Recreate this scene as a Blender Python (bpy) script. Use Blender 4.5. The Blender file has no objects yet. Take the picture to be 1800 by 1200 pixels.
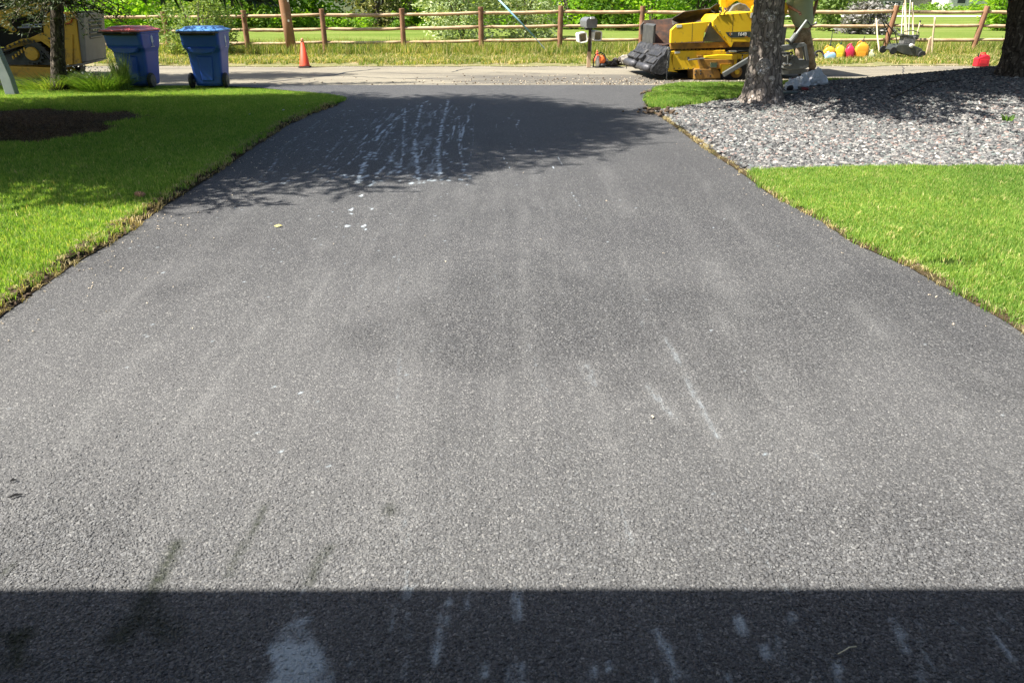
import bpy, bmesh, math, random
import numpy as np
from mathutils import Vector, Matrix, Euler, noise as mnoise
R = math.radians
scene = bpy.context.scene
COL = scene.collection

# ------------------------------------------------------------------ camera
PITCH, FPX, CAMZ = 24.1, 1350.0, 1.6
cam_d = bpy.data.cameras.new('camera')
cam_d.sensor_width = 36.0
cam_d.lens = FPX / 1800.0 * 36.0
cam_d.clip_start = 0.05
cam_d.clip_end = 3000
cam = bpy.data.objects.new('camera', cam_d)
COL.objects.link(cam)
cam.location = (0, 0, CAMZ)
cam.rotation_euler = (R(90 - PITCH), 0, 0)
scene.camera = cam

# ------------------------------------------------------------------ light
SUN_EL, SUN_A = 54.0, 15.0            # elevation; how far behind the viewer's left the sun stands
sdir = Vector((-math.cos(R(SUN_A)) * math.cos(R(SUN_EL)), -math.sin(R(SUN_A)) * math.cos(R(SUN_EL)), math.sin(R(SUN_EL))))
world = bpy.data.worlds.new("World")
scene.world = world
world.use_nodes = True
wn = world.node_tree
bg = wn.nodes['Background']
sky = wn.nodes.new('ShaderNodeTexSky')
sky.sky_type = 'NISHITA'
sky.sun_disc = False
sky.sun_elevation = R(SUN_EL)
sky.sun_rotation = math.atan2(sdir.x, sdir.y)
sky.altitude = 500
sky.dust_density = 3.0
sky.ozone_density = 0.6
wn.links.new(sky.outputs[0], bg.inputs[0])
bg.inputs[1].default_value = 0.07
sun_d = bpy.data.lights.new('sun', 'SUN')
sun_d.energy = 5.0
sun_d.angle = R(0.5)
sun_d.color = (1.0, 0.955, 0.88)
sun = bpy.data.objects.new('sun', sun_d)
COL.objects.link(sun)
sun.location = (-20, -5, 30)
sun.rotation_euler = sdir.to_track_quat('Z', 'Y').to_euler()
vs = scene.view_settings
vs.view_transform = 'Standard'
vs.look = 'None'
vs.exposure = 1.36
vs.gamma = 1.0
vs.use_curve_mapping = False

# ------------------------------------------------------------------ pixel helpers (pixels of the 1800 x 1200 photograph)
cp, sp = math.cos(R(PITCH)), math.sin(R(PITCH))
def ray(px, py):
    return Vector((px - 900, 0, 0)) + Vector((0, cp, -sp)) * FPX + Vector((0, sp, cp)) * (600 - py)
def at(px, py, z=0.0):
    d = ray(px, py)
    t = (z - CAMZ) / d.z
    return (d.x * t, d.y * t)
def aty(px, py, Y):
    d = ray(px, py)
    t = Y / d.y
    return (d.x * t, CAMZ + d.z * t)
def atz(px, py, Y):
    x, z = aty(px, py, Y)
    return Vector((x, Y, z))

# ------------------------------------------------------------------ numpy noise
def vnoise(x, y, seed=0):
    rs = np.random.RandomState(seed)
    T = rs.rand(256, 256)
    xi = np.floor(x).astype(int); yi = np.floor(y).astype(int)
    fx = x - xi; fy = y - yi
    fx = fx * fx * (3 - 2 * fx); fy = fy * fy * (3 - 2 * fy)
    a = T[xi % 256, yi % 256]; b = T[(xi + 1) % 256, yi % 256]
    c = T[xi % 256, (yi + 1) % 256]; d = T[(xi + 1) % 256, (yi + 1) % 256]
    return (a * (1 - fx) + b * fx) * (1 - fy) + (c * (1 - fx) + d * fx) * fy
def fbm(x, y, seed=0, octv=4):
    s = 0; a = .5; t = 0
    for i in range(octv):
        s = s + a * vnoise(x * 2 ** i + 17.3 * i, y * 2 ** i + 9.1 * i, seed + i); t += a; a *= .55
    return s / t
def sstep(a, b, x):
    t = np.clip((x - a) / (b - a), 0, 1)
    return t * t * (3 - 2 * t)

# ------------------------------------------------------------------ materials
def new_mat(name):
    m = bpy.data.materials.new(name); m.use_nodes = True
    nt = m.node_tree
    return m, nt, nt.nodes['Principled BSDF'], nt.nodes['Material Output']
def N(nt, typ, **kw):
    n = nt.nodes.new(typ)
    for k, v in kw.items():
        if k.startswith('i_'):
            key = k[2:]
            n.inputs[int(key) if key.isdigit() else key.replace('_', ' ')].default_value = v
        else:
            setattr(n, k, v)
    return n
def ramp(nt, fac, stops, interp='LINEAR'):
    r = nt.nodes.new('ShaderNodeValToRGB')
    r.color_ramp.interpolation = interp
    while len(r.color_ramp.elements) < len(stops): r.color_ramp.elements.new(.5)
    for e, (p, c) in zip(r.color_ramp.elements, stops):
        e.position = p; e.color = c if len(c) == 4 else (*c, 1)
    nt.links.new(fac, r.inputs[0])
    return r
def mixc(nt, fac, a, b, mode='MIX'):
    m = nt.nodes.new('ShaderNodeMix'); m.data_type = 'RGBA'; m.blend_type = mode
    for sock, v in ((m.inputs[0], fac), (m.inputs[6], a), (m.inputs[7], b)):
        if isinstance(v, (int, float)): sock.default_value = v
        elif isinstance(v, tuple): sock.default_value = v if len(v) == 4 else (*v, 1)
        else: nt.links.new(v, sock)
    return m.outputs[2]
def math_(nt, op, a, b=None, clamp=False):
    m = nt.nodes.new('ShaderNodeMath'); m.operation = op; m.use_clamp = clamp
    for s, v in ((m.inputs[0], a), (m.inputs[1], b)):
        if v is None: continue
        if isinstance(v, (int, float)): s.default_value = v
        else: nt.links.new(v, s)
    return m.outputs[0]
def noise_(nt, vec, scale, detail=4, rough=.55):
    n = N(nt, 'ShaderNodeTexNoise'); n.inputs['Scale'].default_value = scale
    n.inputs['Detail'].default_value = detail; n.inputs['Roughness'].default_value = rough
    nt.links.new(vec, n.inputs['Vector'])
    return n.outputs[0]
def wpos(nt): return N(nt, 'ShaderNodeNewGeometry').outputs['Position']
def opos(nt): return N(nt, 'ShaderNodeTexCoord').outputs['Object']
def bump_(nt, bsdf, h, strength=.5, dist=.01):
    b = N(nt, 'ShaderNodeBump'); b.inputs['Strength'].default_value = strength; b.inputs['Distance'].default_value = dist
    nt.links.new(h, b.inputs['Height']); nt.links.new(b.outputs[0], bsdf.inputs['Normal'])
    return b

def pmat(name, c1, c2=None, scale=6, rough=.55, metal=0.0, bump=0.0, bscale=40, bdist=.004, dirt=None, dirt_amt=.5, dscale=3, spec=.5):
    """Painted metal, plastic, wood and the like: two tones mixed by noise, optional dirt in patches, fine relief."""
    m, nt, b, o = new_mat(name)
    v = opos(nt)
    n1 = noise_(nt, v, scale, 5)
    c2 = c2 or tuple(x * .8 for x in c1)
    col = ramp(nt, n1, [(.35, c1), (.68, c2)]).outputs[0]
    b.inputs['Roughness'].default_value = rough
    if dirt:
        dn = noise_(nt, v, dscale, 8, .7)
        f = ramp(nt, dn, [(.62 - .25 * dirt_amt, (0, 0, 0)), (.72, (1, 1, 1))]).outputs[0]
        col = mixc(nt, f, col, dirt)
        rr = math_(nt, 'MULTIPLY_ADD', f, .3); rr.node.inputs[2].default_value = rough
        nt.links.new(rr, b.inputs['Roughness'])
    nt.links.new(col, b.inputs['Base Color'])
    b.inputs['Metallic'].default_value = metal
    b.inputs['Specular IOR Level'].default_value = spec
    if bump: bump_(nt, b, noise_(nt, v, bscale, 4), bump, bdist)
    return m

# ------------------------------------------------------------------ mesh building
class MB:
    def __init__(s): s.v = []; s.f = []
    def add(s, verts, faces):
        o = len(s.v); s.v += [tuple(p) for p in verts]; s.f += [tuple(i + o for i in f) for f in faces]; return s
    def box(s, c, d, rot=None, taper=None):
        x, y, z = (k / 2 for k in d); tx, ty = taper or (1, 1)
        p = [(-x, -y, -z), (x, -y, -z), (x, y, -z), (-x, y, -z), (-x * tx, -y * ty, z), (x * tx, -y * ty, z), (x * tx, y * ty, z), (-x * tx, y * ty, z)]
        M = Euler(rot).to_matrix() if rot else Matrix.Identity(3)
        c = Vector(c)
        return s.add([M @ Vector(q) + c for q in p], [(0, 3, 2, 1), (4, 5, 6, 7), (0, 1, 5, 4), (1, 2, 6, 5), (2, 3, 7, 6), (3, 0, 4, 7)])
    def prism(s, poly, a, b, plane='xz'):
        """poly in the named plane, extruded along the third axis from a to b"""
        n = len(poly); vs_ = []
        for t in (a, b):
            for p in poly:
                vs_.append({'xz': (p[0], t, p[1]), 'xy': (p[0], p[1], t), 'yz': (t, p[0], p[1])}[plane])
        f = [tuple(range(n)), tuple(range(2 * n - 1, n - 1, -1))] + [(i, n + i, n + (i + 1) % n, (i + 1) % n) for i in range(n)]
        return s.add(vs_, f)
    def tube(s, pts, rad, n=8, cap=True):
        pts = [Vector(p) for p in pts]; k = len(pts)
        if not hasattr(rad, '__len__'): rad = [rad] * k
        vs_ = []; up = None
        for i, p in enumerate(pts):
            t = (pts[min(i + 1, k - 1)] - pts[max(i - 1, 0)]).normalized()
            if up is None:
                up = t.orthogonal().normalized()
            up = (up - t * up.dot(t))
            up = up.normalized() if up.length > 1e-6 else t.orthogonal().normalized()
            w = t.cross(up)
            for j in range(n):
                a = 2 * math.pi * j / n
                vs_.append(p + (up * math.cos(a) + w * math.sin(a)) * rad[i])
        f = [(i * n + j, i * n + (j + 1) % n, (i + 1) * n + (j + 1) % n, (i + 1) * n + j) for i in range(k - 1) for j in range(n)]
        if cap: f += [tuple(range(n - 1, -1, -1)), tuple((k - 1) * n + j for j in range(n))]
        return s.add(vs_, f)
    def lathe(s, prof, c=(0, 0, 0), n=16, axis='z'):
        vs_ = []
        for r, h in prof:
            for j in range(n):
                a = 2 * math.pi * j / n
                p = (r * math.cos(a), r * math.sin(a), h)
                if axis == 'y': p = (p[0], h, p[1])
                if axis == 'x': p = (h, p[0], p[1])
                vs_.append((p[0] + c[0], p[1] + c[1], p[2] + c[2]))
        k = len(prof)
        f = [(i * n + j, i * n + (j + 1) % n, (i + 1) * n + (j + 1) % n, (i + 1) * n + j) for i in range(k - 1) for j in range(n)]
        f += [tuple(range(n - 1, -1, -1)), tuple((k - 1) * n + j for j in range(n))]
        return s.add(vs_, f)
    def rings(s, rings, cap=True):
        n = len(rings[0]); k = len(rings); vs_ = [p for r in rings for p in r]
        f = [(i * n + j, i * n + (j + 1) % n, (i + 1) * n + (j + 1) % n, (i + 1) * n + j) for i in range(k - 1) for j in range(n)]
        if cap: f += [tuple(range(n - 1, -1, -1)), tuple((k - 1) * n + j for j in range(n))]
        return s.add(vs_, f)
    def blob(s, c, r, seed=0, amp=.25, freq=1.5, lv=2, rot=0):
        bm = bmesh.new(); bmesh.ops.create_icosphere(bm, subdivisions=lv, radius=1)
        off = Vector((seed * 3.7, seed * 1.3, 0)); Mz = Matrix.Rotation(rot, 3, 'Z')
        vs_ = []
        for v in bm.verts:
            k = 1 + amp * mnoise.noise(v.co * freq + off) + amp * .5 * mnoise.noise(v.co * freq * 2.3 + off)
            q = Mz @ Vector((v.co.x * r[0] * k, v.co.y * r[1] * k, v.co.z * r[2] * k))
            vs_.append((q.x + c[0], q.y + c[1], q.z + c[2]))
        f = [tuple(v.index for v in fc.verts) for fc in bm.faces]
        bm.free()
        return s.add(vs_, f)
    def build(s, name, mat=None, parent=None, smooth=False, bevel=0, fix=True):
        me = bpy.data.meshes.new(name); me.from_pydata(s.v, [], s.f); me.update()
        if fix:
            bm = bmesh.new(); bm.from_mesh(me); bmesh.ops.recalc_face_normals(bm, faces=bm.faces); bm.to_mesh(me); bm.free()
        if smooth: me.polygons.foreach_set('use_smooth', [True] * len(me.polygons))
        o = bpy.data.objects.new(name, me); COL.objects.link(o)
        if mat: me.materials.append(mat)
        if parent: o.parent = parent
        if bevel:
            b = o.modifiers.new('bevel', 'BEVEL'); b.width = bevel; b.segments = 2; b.limit_method = 'ANGLE'; b.angle_limit = R(35)
        return o

def npmesh(name, V, F, mat=None, parent=None, smooth=False, attrs=None):
    """fast mesh from numpy: V (n,3), F (m,k)"""
    me = bpy.data.meshes.new(name)
    V = np.asarray(V, dtype=np.float32); F = np.asarray(F, dtype=np.int32)
    me.vertices.add(len(V)); me.vertices.foreach_set('co', V.ravel())
    k = F.shape[1]
    me.loops.add(F.size); me.loops.foreach_set('vertex_index', F.ravel())
    me.polygons.add(len(F)); me.polygons.foreach_set('loop_start', np.arange(0, F.size, k, dtype=np.int32))
    me.polygons.foreach_set('loop_total', np.full(len(F), k, dtype=np.int32))
    if smooth: me.polygons.foreach_set('use_smooth', np.ones(len(F), dtype=bool))
    for an, av in (attrs or {}).items():
        av = np.asarray(av, dtype=np.float32)
        if av.ndim == 1:
            a = me.attributes.new(an, 'FLOAT', 'POINT'); a.data.foreach_set('value', av)
        else:
            a = me.attributes.new(an, 'FLOAT_COLOR', 'POINT'); a.data.foreach_set('color', av.ravel())
    me.update(calc_edges=True)
    o = bpy.data.objects.new(name, me); COL.objects.link(o)
    if mat: me.materials.append(mat)
    if parent: o.parent = parent
    return o
def grid_faces(nr, nc):
    i = np.arange(nr - 1)[:, None]; j = np.arange(nc - 1)[None, :]
    a = i * nc + j
    return np.stack([a, a + 1, a + nc + 1, a + nc], -1).reshape(-1, 4)

def tag(o, label=None, cat=None, group=None, kind=None):
    if label: o['label'] = label
    if cat: o['category'] = cat
    if group: o['group'] = group
    if kind: o['kind'] = kind
    return o
def thing(name, label, cat, loc=(0, 0, 0), rz=0, group=None):
    o = bpy.data.objects.new(name, None); COL.objects.link(o); o.empty_display_size = .2
    o.location = loc; o.rotation_euler = (0, 0, rz)
    return tag(o, label, cat, group)
def kids(o): return [c for c in bpy.data.objects if c.parent == o]
def copy_tree(o, parent=None):
    c = o.copy(); COL.objects.link(c); c.parent = parent
    for ch in kids(o): copy_tree(ch, c)
    return c

# ================================================================== THE GROUND
def edge_fn(pxs, ext0, ext1):
    pts = [at(*p) for p in pxs]
    ys = np.array([p[1] for p in pts]); xs = np.array([p[0] for p in pts])
    o = np.argsort(ys); ys = ys[o]; xs = xs[o]
    ys = np.concatenate([[ext0[1]], ys, [ext1[1]]]); xs = np.concatenate([[ext0[0]], xs, [ext1[0]]])
    return lambda y: np.interp(y, ys, xs)
left_e = edge_fn([(0, 553), (75, 500), (150, 450), (235, 400), (252, 383), (330, 335), (400, 290), (450, 255), (500, 222), (550, 199), (590, 186), (610, 177),
                  (600, 170), (560, 163), (500, 158), (470, 155)], (-2.72, -6), (-6.6, 16.4))
right_e = edge_fn([(1798, 582), (1745, 550), (1700, 525), (1600, 470), (1500, 425), (1440, 385), (1385, 358), (1350, 338), (1300, 300), (1240, 262), (1190, 225),
                   (1160, 204), (1140, 196), (1128, 184), (1130, 172), (1145, 160), (1165, 155)], (2.85, -6), (3.6, 16.4))
DRIVE_END = 16.15
def wob(y, s): return (fbm(np.asarray(y) * 3.1, np.zeros_like(y) + s, int(s), 3) - .5) * .07

def mound(x, y):
    h = .13 + .088 * np.clip(x - 5.6, -1.4, 4.5)
    prof = sstep(7.7, 14.6, y) * (1 - .95 * sstep(15.0, 16.1, y))
    return h * prof * sstep(3.0, 4.6, x)
def left_h(x, y):
    d = left_e(y) - x
    return .035 + .05 * sstep(0, 2.5, d) * (1 - sstep(11.5, 15.0, y)) - .075 * sstep(12.5, 15.3, y) + .02 * (fbm(x * .7, y * .7, 5) - .5)

# --- asphalt driveway, with its stains as a painted attribute
ys = np.concatenate([np.arange(-3, 1.2, .1), np.arange(1.2, 7, .02), np.arange(7, DRIVE_END, .035), [DRIVE_END]])
NC = 300
L = left_e(ys) - .06; Rr = right_e(ys) + .06
s_ = np.linspace(0, 1, NC)
GX = L[:, None] + (Rr - L)[:, None] * s_[None, :]
GY = np.repeat(ys[:, None], NC, 1)
GZ = .012 * (fbm(GX * .8, GY * .8, 3) - .5) + .004 * (fbm(GX * 4, GY * 4, 31) - .5)
film = np.zeros_like(GX); moss = np.zeros_like(GX); dust = np.zeros_like(GX)
def seg_field(pix, w0, w1=None):
    w1 = w1 or w0
    P = [at(*p) for p in pix]; out = np.zeros_like(GX)
    jx = (fbm(GX * 9, GY * 5, 41) - .5) * .03; jy = 0
    tot = len(P) - 1
    for i in range(tot):
        a = np.array(P[i]); b = np.array(P[i + 1]); ab = b - a; L2 = (ab ** 2).sum() + 1e-9
        t = np.clip(((GX + jx - a[0]) * ab[0] + (GY + jy - a[1]) * ab[1]) / L2, 0, 1)
        d = np.hypot(GX + jx - a[0] - t * ab[0], GY + jy - a[1] - t * ab[1])
        w = w0 + (w1 - w0) * (i + t) / tot
        out = np.maximum(out, np.exp(-(d / w) ** 2))
    return out
def poly_field(pix, soft=.03):
    P = np.array([at(*p) for p in pix]); n = len(P)
    X = GX + (fbm(GX * 14, GY * 14, 61) - .5) * .11; Y = GY + (fbm(GX * 14, GY * 14, 67) - .5) * .11
    ins = np.zeros(GX.shape, bool); dm = np.full(GX.shape, 9.0)
    for i in range(n):
        a = P[i]; b = P[(i + 1) % n]
        c = ((a[1] > Y) != (b[1] > Y)) & (X < (b[0] - a[0]) * (Y - a[1]) / (b[1] - a[1] + 1e-9) + a[0])
        ins ^= c
        ab = b - a; t = np.clip(((X - a[0]) * ab[0] + (Y - a[1]) * ab[1]) / (ab @ ab), 0, 1)
        dm = np.minimum(dm, np.hypot(X - a[0] - t * ab[0], Y - a[1] - t * ab[1]))
    return np.where(ins, np.clip(dm / soft, 0, 1), 0)
brk = fbm(GX * 22, GY * 13, 71, 3); brk2 = fbm(GX * 45, GY * 30, 77, 2)
patchy = sstep(.44, .60, .6 * brk + .4 * brk2)
for pix, w, k in [
    ([(755, 176), (700, 205), (665, 240), (640, 290), (628, 322)], 0.025, 1.0),
    ([(712, 190), (708, 270), (700, 304)], 0.018, .95),
    ([(742, 182), (728, 240), (735, 300), (738, 320)], 0.027, 1.0),
    ([(788, 176), (778, 215), (768, 262), (776, 318)], 0.030, 1.0),
    ([(808, 205), (808, 262), (816, 298)], 0.018, .8),
    ([(696, 275), (668, 300), (648, 328)], 0.030, .95),
    ([(602, 238), (572, 280), (540, 312)], 0.015, .65),
    ([(630, 232), (592, 280), (562, 318)], 0.015, .65),
    ([(562, 212), (500, 256), (482, 290), (452, 318)], 0.014, .55),
    ([(520, 240), (490, 262), (478, 300)], 0.010, .5),
    ([(650, 210), (610, 250), (570, 300)], 0.010, .45),
    ([(670, 262), (700, 290), (672, 318)], 0.050, .65),
    ([(720, 310), (760, 318), (790, 312)], 0.045, .65),
    ([(832, 200), (832, 250), (826, 280)], 0.010, .5),
    ([(686, 212), (720, 205), (770, 208), (820, 203)], 0.045, .5),
    ([(888, 205), (905, 211), (913, 212), (908, 220)], 0.020, .9),
    ([(894, 248), (903, 262)], 0.015, .8), ([(872, 262), (884, 275), (898, 297)], 0.006, .9),
    ([(918, 258), (928, 262), (948, 266), (957, 276)], 0.009, .8), ([(964, 284), (980, 305)], 0.005, .8),
    ([(940, 260), (946, 275)], 0.006, .8),
    ([(1000, 332), (1014, 356)], 0.007, .8), ([(1020, 362), (1036, 400)], 0.003, .6), ([(1015, 355), (1020, 362)], 0.010, .9),
    ([(1058, 478), (1066, 490), (1084, 505)], 0.010, .45), ([(1130, 518), (1138, 532)], 0.004, .8),
    ([(718, 1036), (716, 1100), (712, 1200)], .022, .55), ([(727, 1085), (722, 1110)], .014, .6),
    ([(788, 1058), (776, 1115), (764, 1160), (745, 1200)], .022, .7),
    ([(830, 1034), (826, 1070)], .016, .6), ([(824, 1098), (826, 1108)], .01, .7),
    ([(628, 1130), (612, 1155), (600, 1200)], .02, .7), ([(640, 1060), (632, 1090)], .006, .8),
    ([(884, 1122), (878, 1140)], .01, .8), ([(850, 1190), (846, 1170)], .016, .7),
    ([(1390, 1045), (1398, 1075), (1408, 1110), (1420, 1128)], .02, .55), ([(1460, 1130), (1474, 1150)], .007, .9),
    ([(1652, 1062), (1668, 1085), (1695, 1112)], .014, .6), ([(1158, 1122), (1176, 1160), (1196, 1194)], .016, .75),
    ([(1060, 1155), (1076, 1178)], .013, .7), ([(1280, 1185), (1284, 1196)], .012, .7),
    ]:
    f = seg_field(pix, w)
    g = fbm(GX * 5, GY * 1.6, 83 + len(pix), 3)
    film = np.maximum(film, k * f * (.25 + .75 * patchy) * sstep(.28, .5, g + .12))
rs = np.random.RandomState(77)
def yline(x0, ya, yb, w, k, arr, drift=.0):
    m = (GY > min(ya, yb)) & (GY < max(ya, yb)) & (np.abs(GX - x0) < .5)
    if not m.any(): return
    xx = x0 + drift * (GY[m] - ya) + (fbm(GY[m] * 1.3, GY[m] * 0 + x0 * 7, 55, 2) - .5) * .10
    fd = min(.25, abs(yb - ya) * .3)
    env = sstep(0, fd, (GY[m] - min(ya, yb))) * sstep(0, fd, (max(ya, yb) - GY[m]))
    g = sstep(.38, .62, fbm(GY[m] * 3.2, GY[m] * 0 + x0 * 31, 59, 3))
    arr[m] = np.maximum(arr[m], k * env * (.25 + .75 * g) * np.exp(-((GX[m] - xx) / w) ** 2))
for i in range(120):      # fine tyre-laid lines in the wetted band
    x0 = rs.uniform(-2.75, -.6); ya = rs.uniform(7.2, 12.5); L_ = rs.uniform(.8, 4)
    if x0 < -1.9: ya = min(ya, 10.5)
    yline(x0, ya, min(13.4, ya + L_), rs.uniform(.006, .017), rs.uniform(.35, .85) * (1 if x0 > -1.95 else .5), film, rs.uniform(-.03, .01))
for i in range(14):
    x0 = rs.uniform(-.5, 1.2); ya = rs.uniform(7.5, 11.5); yline(x0, ya, ya + rs.uniform(.3, 1.2), rs.uniform(.006, .014), rs.uniform(.35, .7), film, rs.uniform(-.1, .1))
faint = np.zeros_like(GX)
for i in range(170):     # faint pale scuffs running the whole length
    x0 = rs.normal(-.1, 1.1) if i % 3 else rs.uniform(-2.4, 2.6); ya = rs.uniform(1.2, 6.5); yline(x0, ya, ya + rs.uniform(.5, 3.2), rs.choice([rs.uniform(.008, .02), rs.uniform(.03, .09)]), rs.uniform(.2, .6), faint, rs.uniform(-.02, .02) + .02 * x0)
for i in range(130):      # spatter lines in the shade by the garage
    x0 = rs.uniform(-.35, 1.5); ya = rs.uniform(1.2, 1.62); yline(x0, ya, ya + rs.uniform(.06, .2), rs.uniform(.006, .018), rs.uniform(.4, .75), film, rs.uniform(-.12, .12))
longs = np.zeros_like(GX)
for pix, w, k in [([(1168, 590), (1235, 720), (1282, 800)], .016, .8), ([(1035, 640), (1080, 830), (1112, 960)], .02, .6), ([(1090, 510), (1150, 610)], .012, .6), ([(1140, 680), (1185, 735)], .022, .7),
                  ([(870, 480), (885, 560)], .015, .5), ([(930, 600), (1000, 800)], .016, .5), ([(702, 440), (700, 700), (712, 960), (716, 1036)], .016, .6), ([(1335, 660), (1390, 740)], .02, .6),
                  ([(1020, 640), (1060, 760)], .018, .6), ([(740, 900), (735, 1036)], .014, .6), ([(870, 700), (868, 880)], .014, .5), ([(1285, 900), (1390, 1045)], .014, .6), ([(1130, 560), (1160, 640)], .014, .5),
                  ([(785, 420), (778, 620)], .012, .45), ([(640, 430), (622, 600)], .012, .4), ([(1430, 790), (1500, 900), (1650, 1060)], .016, .55), ([(960, 330), (1040, 480)], .010, .5), ([(905, 400), (935, 520)], .012, .45)]:
    longs = np.maximum(longs, k * seg_field(pix, w) * sstep(.36, .56, fbm(GX * 10, GY * 4.0, 301, 3)))
film = np.maximum(film, longs * .52)
for px, py, r in [(635, 344, .045), (619, 369, .04), (652, 368, .03), (611, 397, .035), (640, 397, .035), (641, 402, .02), (617, 376, .03)]:
    x, y = at(px, py); d = np.hypot((GX - x) + (brk - .5) * .05, ((GY - y) + (brk2 - .5) * .08) * .55)
    film = np.maximum(film, (1 - sstep(r * .35, r * .65, d)) * .9)
# drips scattered through the wet-looking band
rs = np.random.RandomState(4)
for i in range(420):
    px = rs.uniform(450, 830); py = rs.uniform(185, 325)
    if px < 450 + (325 - py) * .2: continue
    x, y = at(px, py); r = rs.uniform(.006, .026) * (1.2 if px > 600 else .8)
    m = (np.abs(GY - y) < .2) & (np.abs(GX - x) < .2)
    film[m] = np.maximum(film[m], (rs.uniform(.45, .95) * np.exp(-((GX - x) ** 2 + ((GY - y) * .5) ** 2) / r ** 2))[m])
for i in range(260):
    x = rs.uniform(-2.7, -.6) if i % 2 else rs.uniform(-2.6, 2.6); y = rs.uniform(2.2, 7.5); r = rs.uniform(.004, .010)
    m = (np.abs(GY - y) < .1) & (np.abs(GX - x) < .1)
    film[m] = np.maximum(film[m], (.8 * np.exp(-((GX - x) ** 2 + (GY - y) ** 2) / r ** 2))[m])
# thin grey film near the garage
mf = poly_field([(512, 1036), (524, 1078), (478, 1105), (452, 1150), (440, 1215), (618, 1215), (592, 1150), (556, 1112), (534, 1070), (530, 1036)], .018)
film = np.maximum(film, .72 * mf * (.6 + .4 * sstep(.3, .6, brk)))
film = np.maximum(film, .52 * poly_field([(40, 1130), (180, 1115), (300, 1140), (420, 1210), (60, 1215)], .12) * sstep(.4, .65, fbm(GX * 7, GY * 7, 91)))
film = np.maximum(film, .60 * poly_field([(720, 1150), (860, 1140), (930, 1175), (920, 1215), (680, 1215)], .12) * sstep(.42, .62, fbm(GX * 9, GY * 9, 93)))
# dust: tyre tracks of scuffed fines and a general paling towards the garage
for pix, w, k in [([(1168, 590), (1235, 720), (1282, 800)], .035, .7), ([(1035, 640), (1080, 830), (1112, 960)], .05, .5), ([(1140, 680), (1185, 735)], .05, .6),
                  ([(1335, 670), (1440, 780)], .05, .5), ([(870, 480), (925, 600)], .05, .35), ([(702, 440), (700, 700), (712, 960)], .06, .35),
                  ([(785, 440), (775, 560)], .05, .3), ([(880, 500), (868, 760), (866, 860)], .05, .3), ([(200, 458), (480, 462)], .012, .6),
                  ([(1435, 800), (1500, 880)], .05, .35)]:
    dust = np.maximum(dust, k * seg_field(pix, w) * (.4 + .6 * sstep(.35, .6, brk)))
large = fbm(GX * .9, GY * .45, 19, 4)
gen = (1 - sstep(1.9, 6.2, GY)) * (.75 + .5 * (large - .5) * 2)
seam = 1 - sstep(at(560, 825)[1] - .05, at(560, 800)[1] + .02, GY + (fbm(GX * 2, GY * 0, 23) - .5) * .12)
gen = gen + .10 * seam * (GX < .1) * sstep(-2.0, -1.2, GX)
dust = np.clip(np.maximum(dust, faint) * .8 + .72 * gen, 0, 1)
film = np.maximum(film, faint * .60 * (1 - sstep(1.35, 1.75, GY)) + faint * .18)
film = np.maximum(film, .42 * poly_field([(700, 190), (820, 190), (830, 320), (640, 322), (650, 260)], .5) * sstep(.42, .68, fbm(GX * 14, GY * 3, 211, 3)))
coarse = np.clip(sstep(.45, .62, fbm(GX * .8, GY * .8, 29, 3)) * (1 - sstep(3.0, 6.5, GY)) + .5 * (1 - sstep(1.5, 3.2, GY)) + .35 * (GX > .3) * (1 - sstep(1.6, 2.6, GY)), 0, 1)
for pix, w, k in [([(305, 955), (290, 990), (262, 1058)], .022, 1.0), ([(264, 1050), (240, 1085), (210, 1120)], .035, 1.0), ([(258, 1070), (275, 1095), (290, 1112)], .04, .9),
                  ([(462, 888), (436, 940)], .012, .8), ([(430, 950), (412, 985), (402, 1010)], .012, .7), ([(578, 960), (560, 985), (540, 1025)], .016, .7),
                  ([(22, 992), (2, 1010)], .012, .8), ([(682, 888), (684, 900)], .02, .6)]:
    moss = np.maximum(moss, k * seg_field(pix, w) * (.7 + .3 * patchy))
moss = np.maximum(moss, .95 * poly_field([(-20, 1100), (20, 1105), (65, 1090), (60, 1125), (75, 1165), (40, 1180), (-20, 1190)], .03) * sstep(.2, .42, brk))
dust *= (1 - .85 * moss)
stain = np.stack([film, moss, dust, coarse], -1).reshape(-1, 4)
chips_d = (.05 + .95 * (1 - sstep(1.6, 3.0, GY))) * (1 - sstep(4.0, 5.5, GY)) * (.35 + .65 * coarse) * (1 - .8 * np.clip(film, 0, 1)) * (1 - .6 * moss) * (.6 + .8 * sstep(.35, .65, fbm(GX * 1.7, GY * 1.7, 131)))

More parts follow.
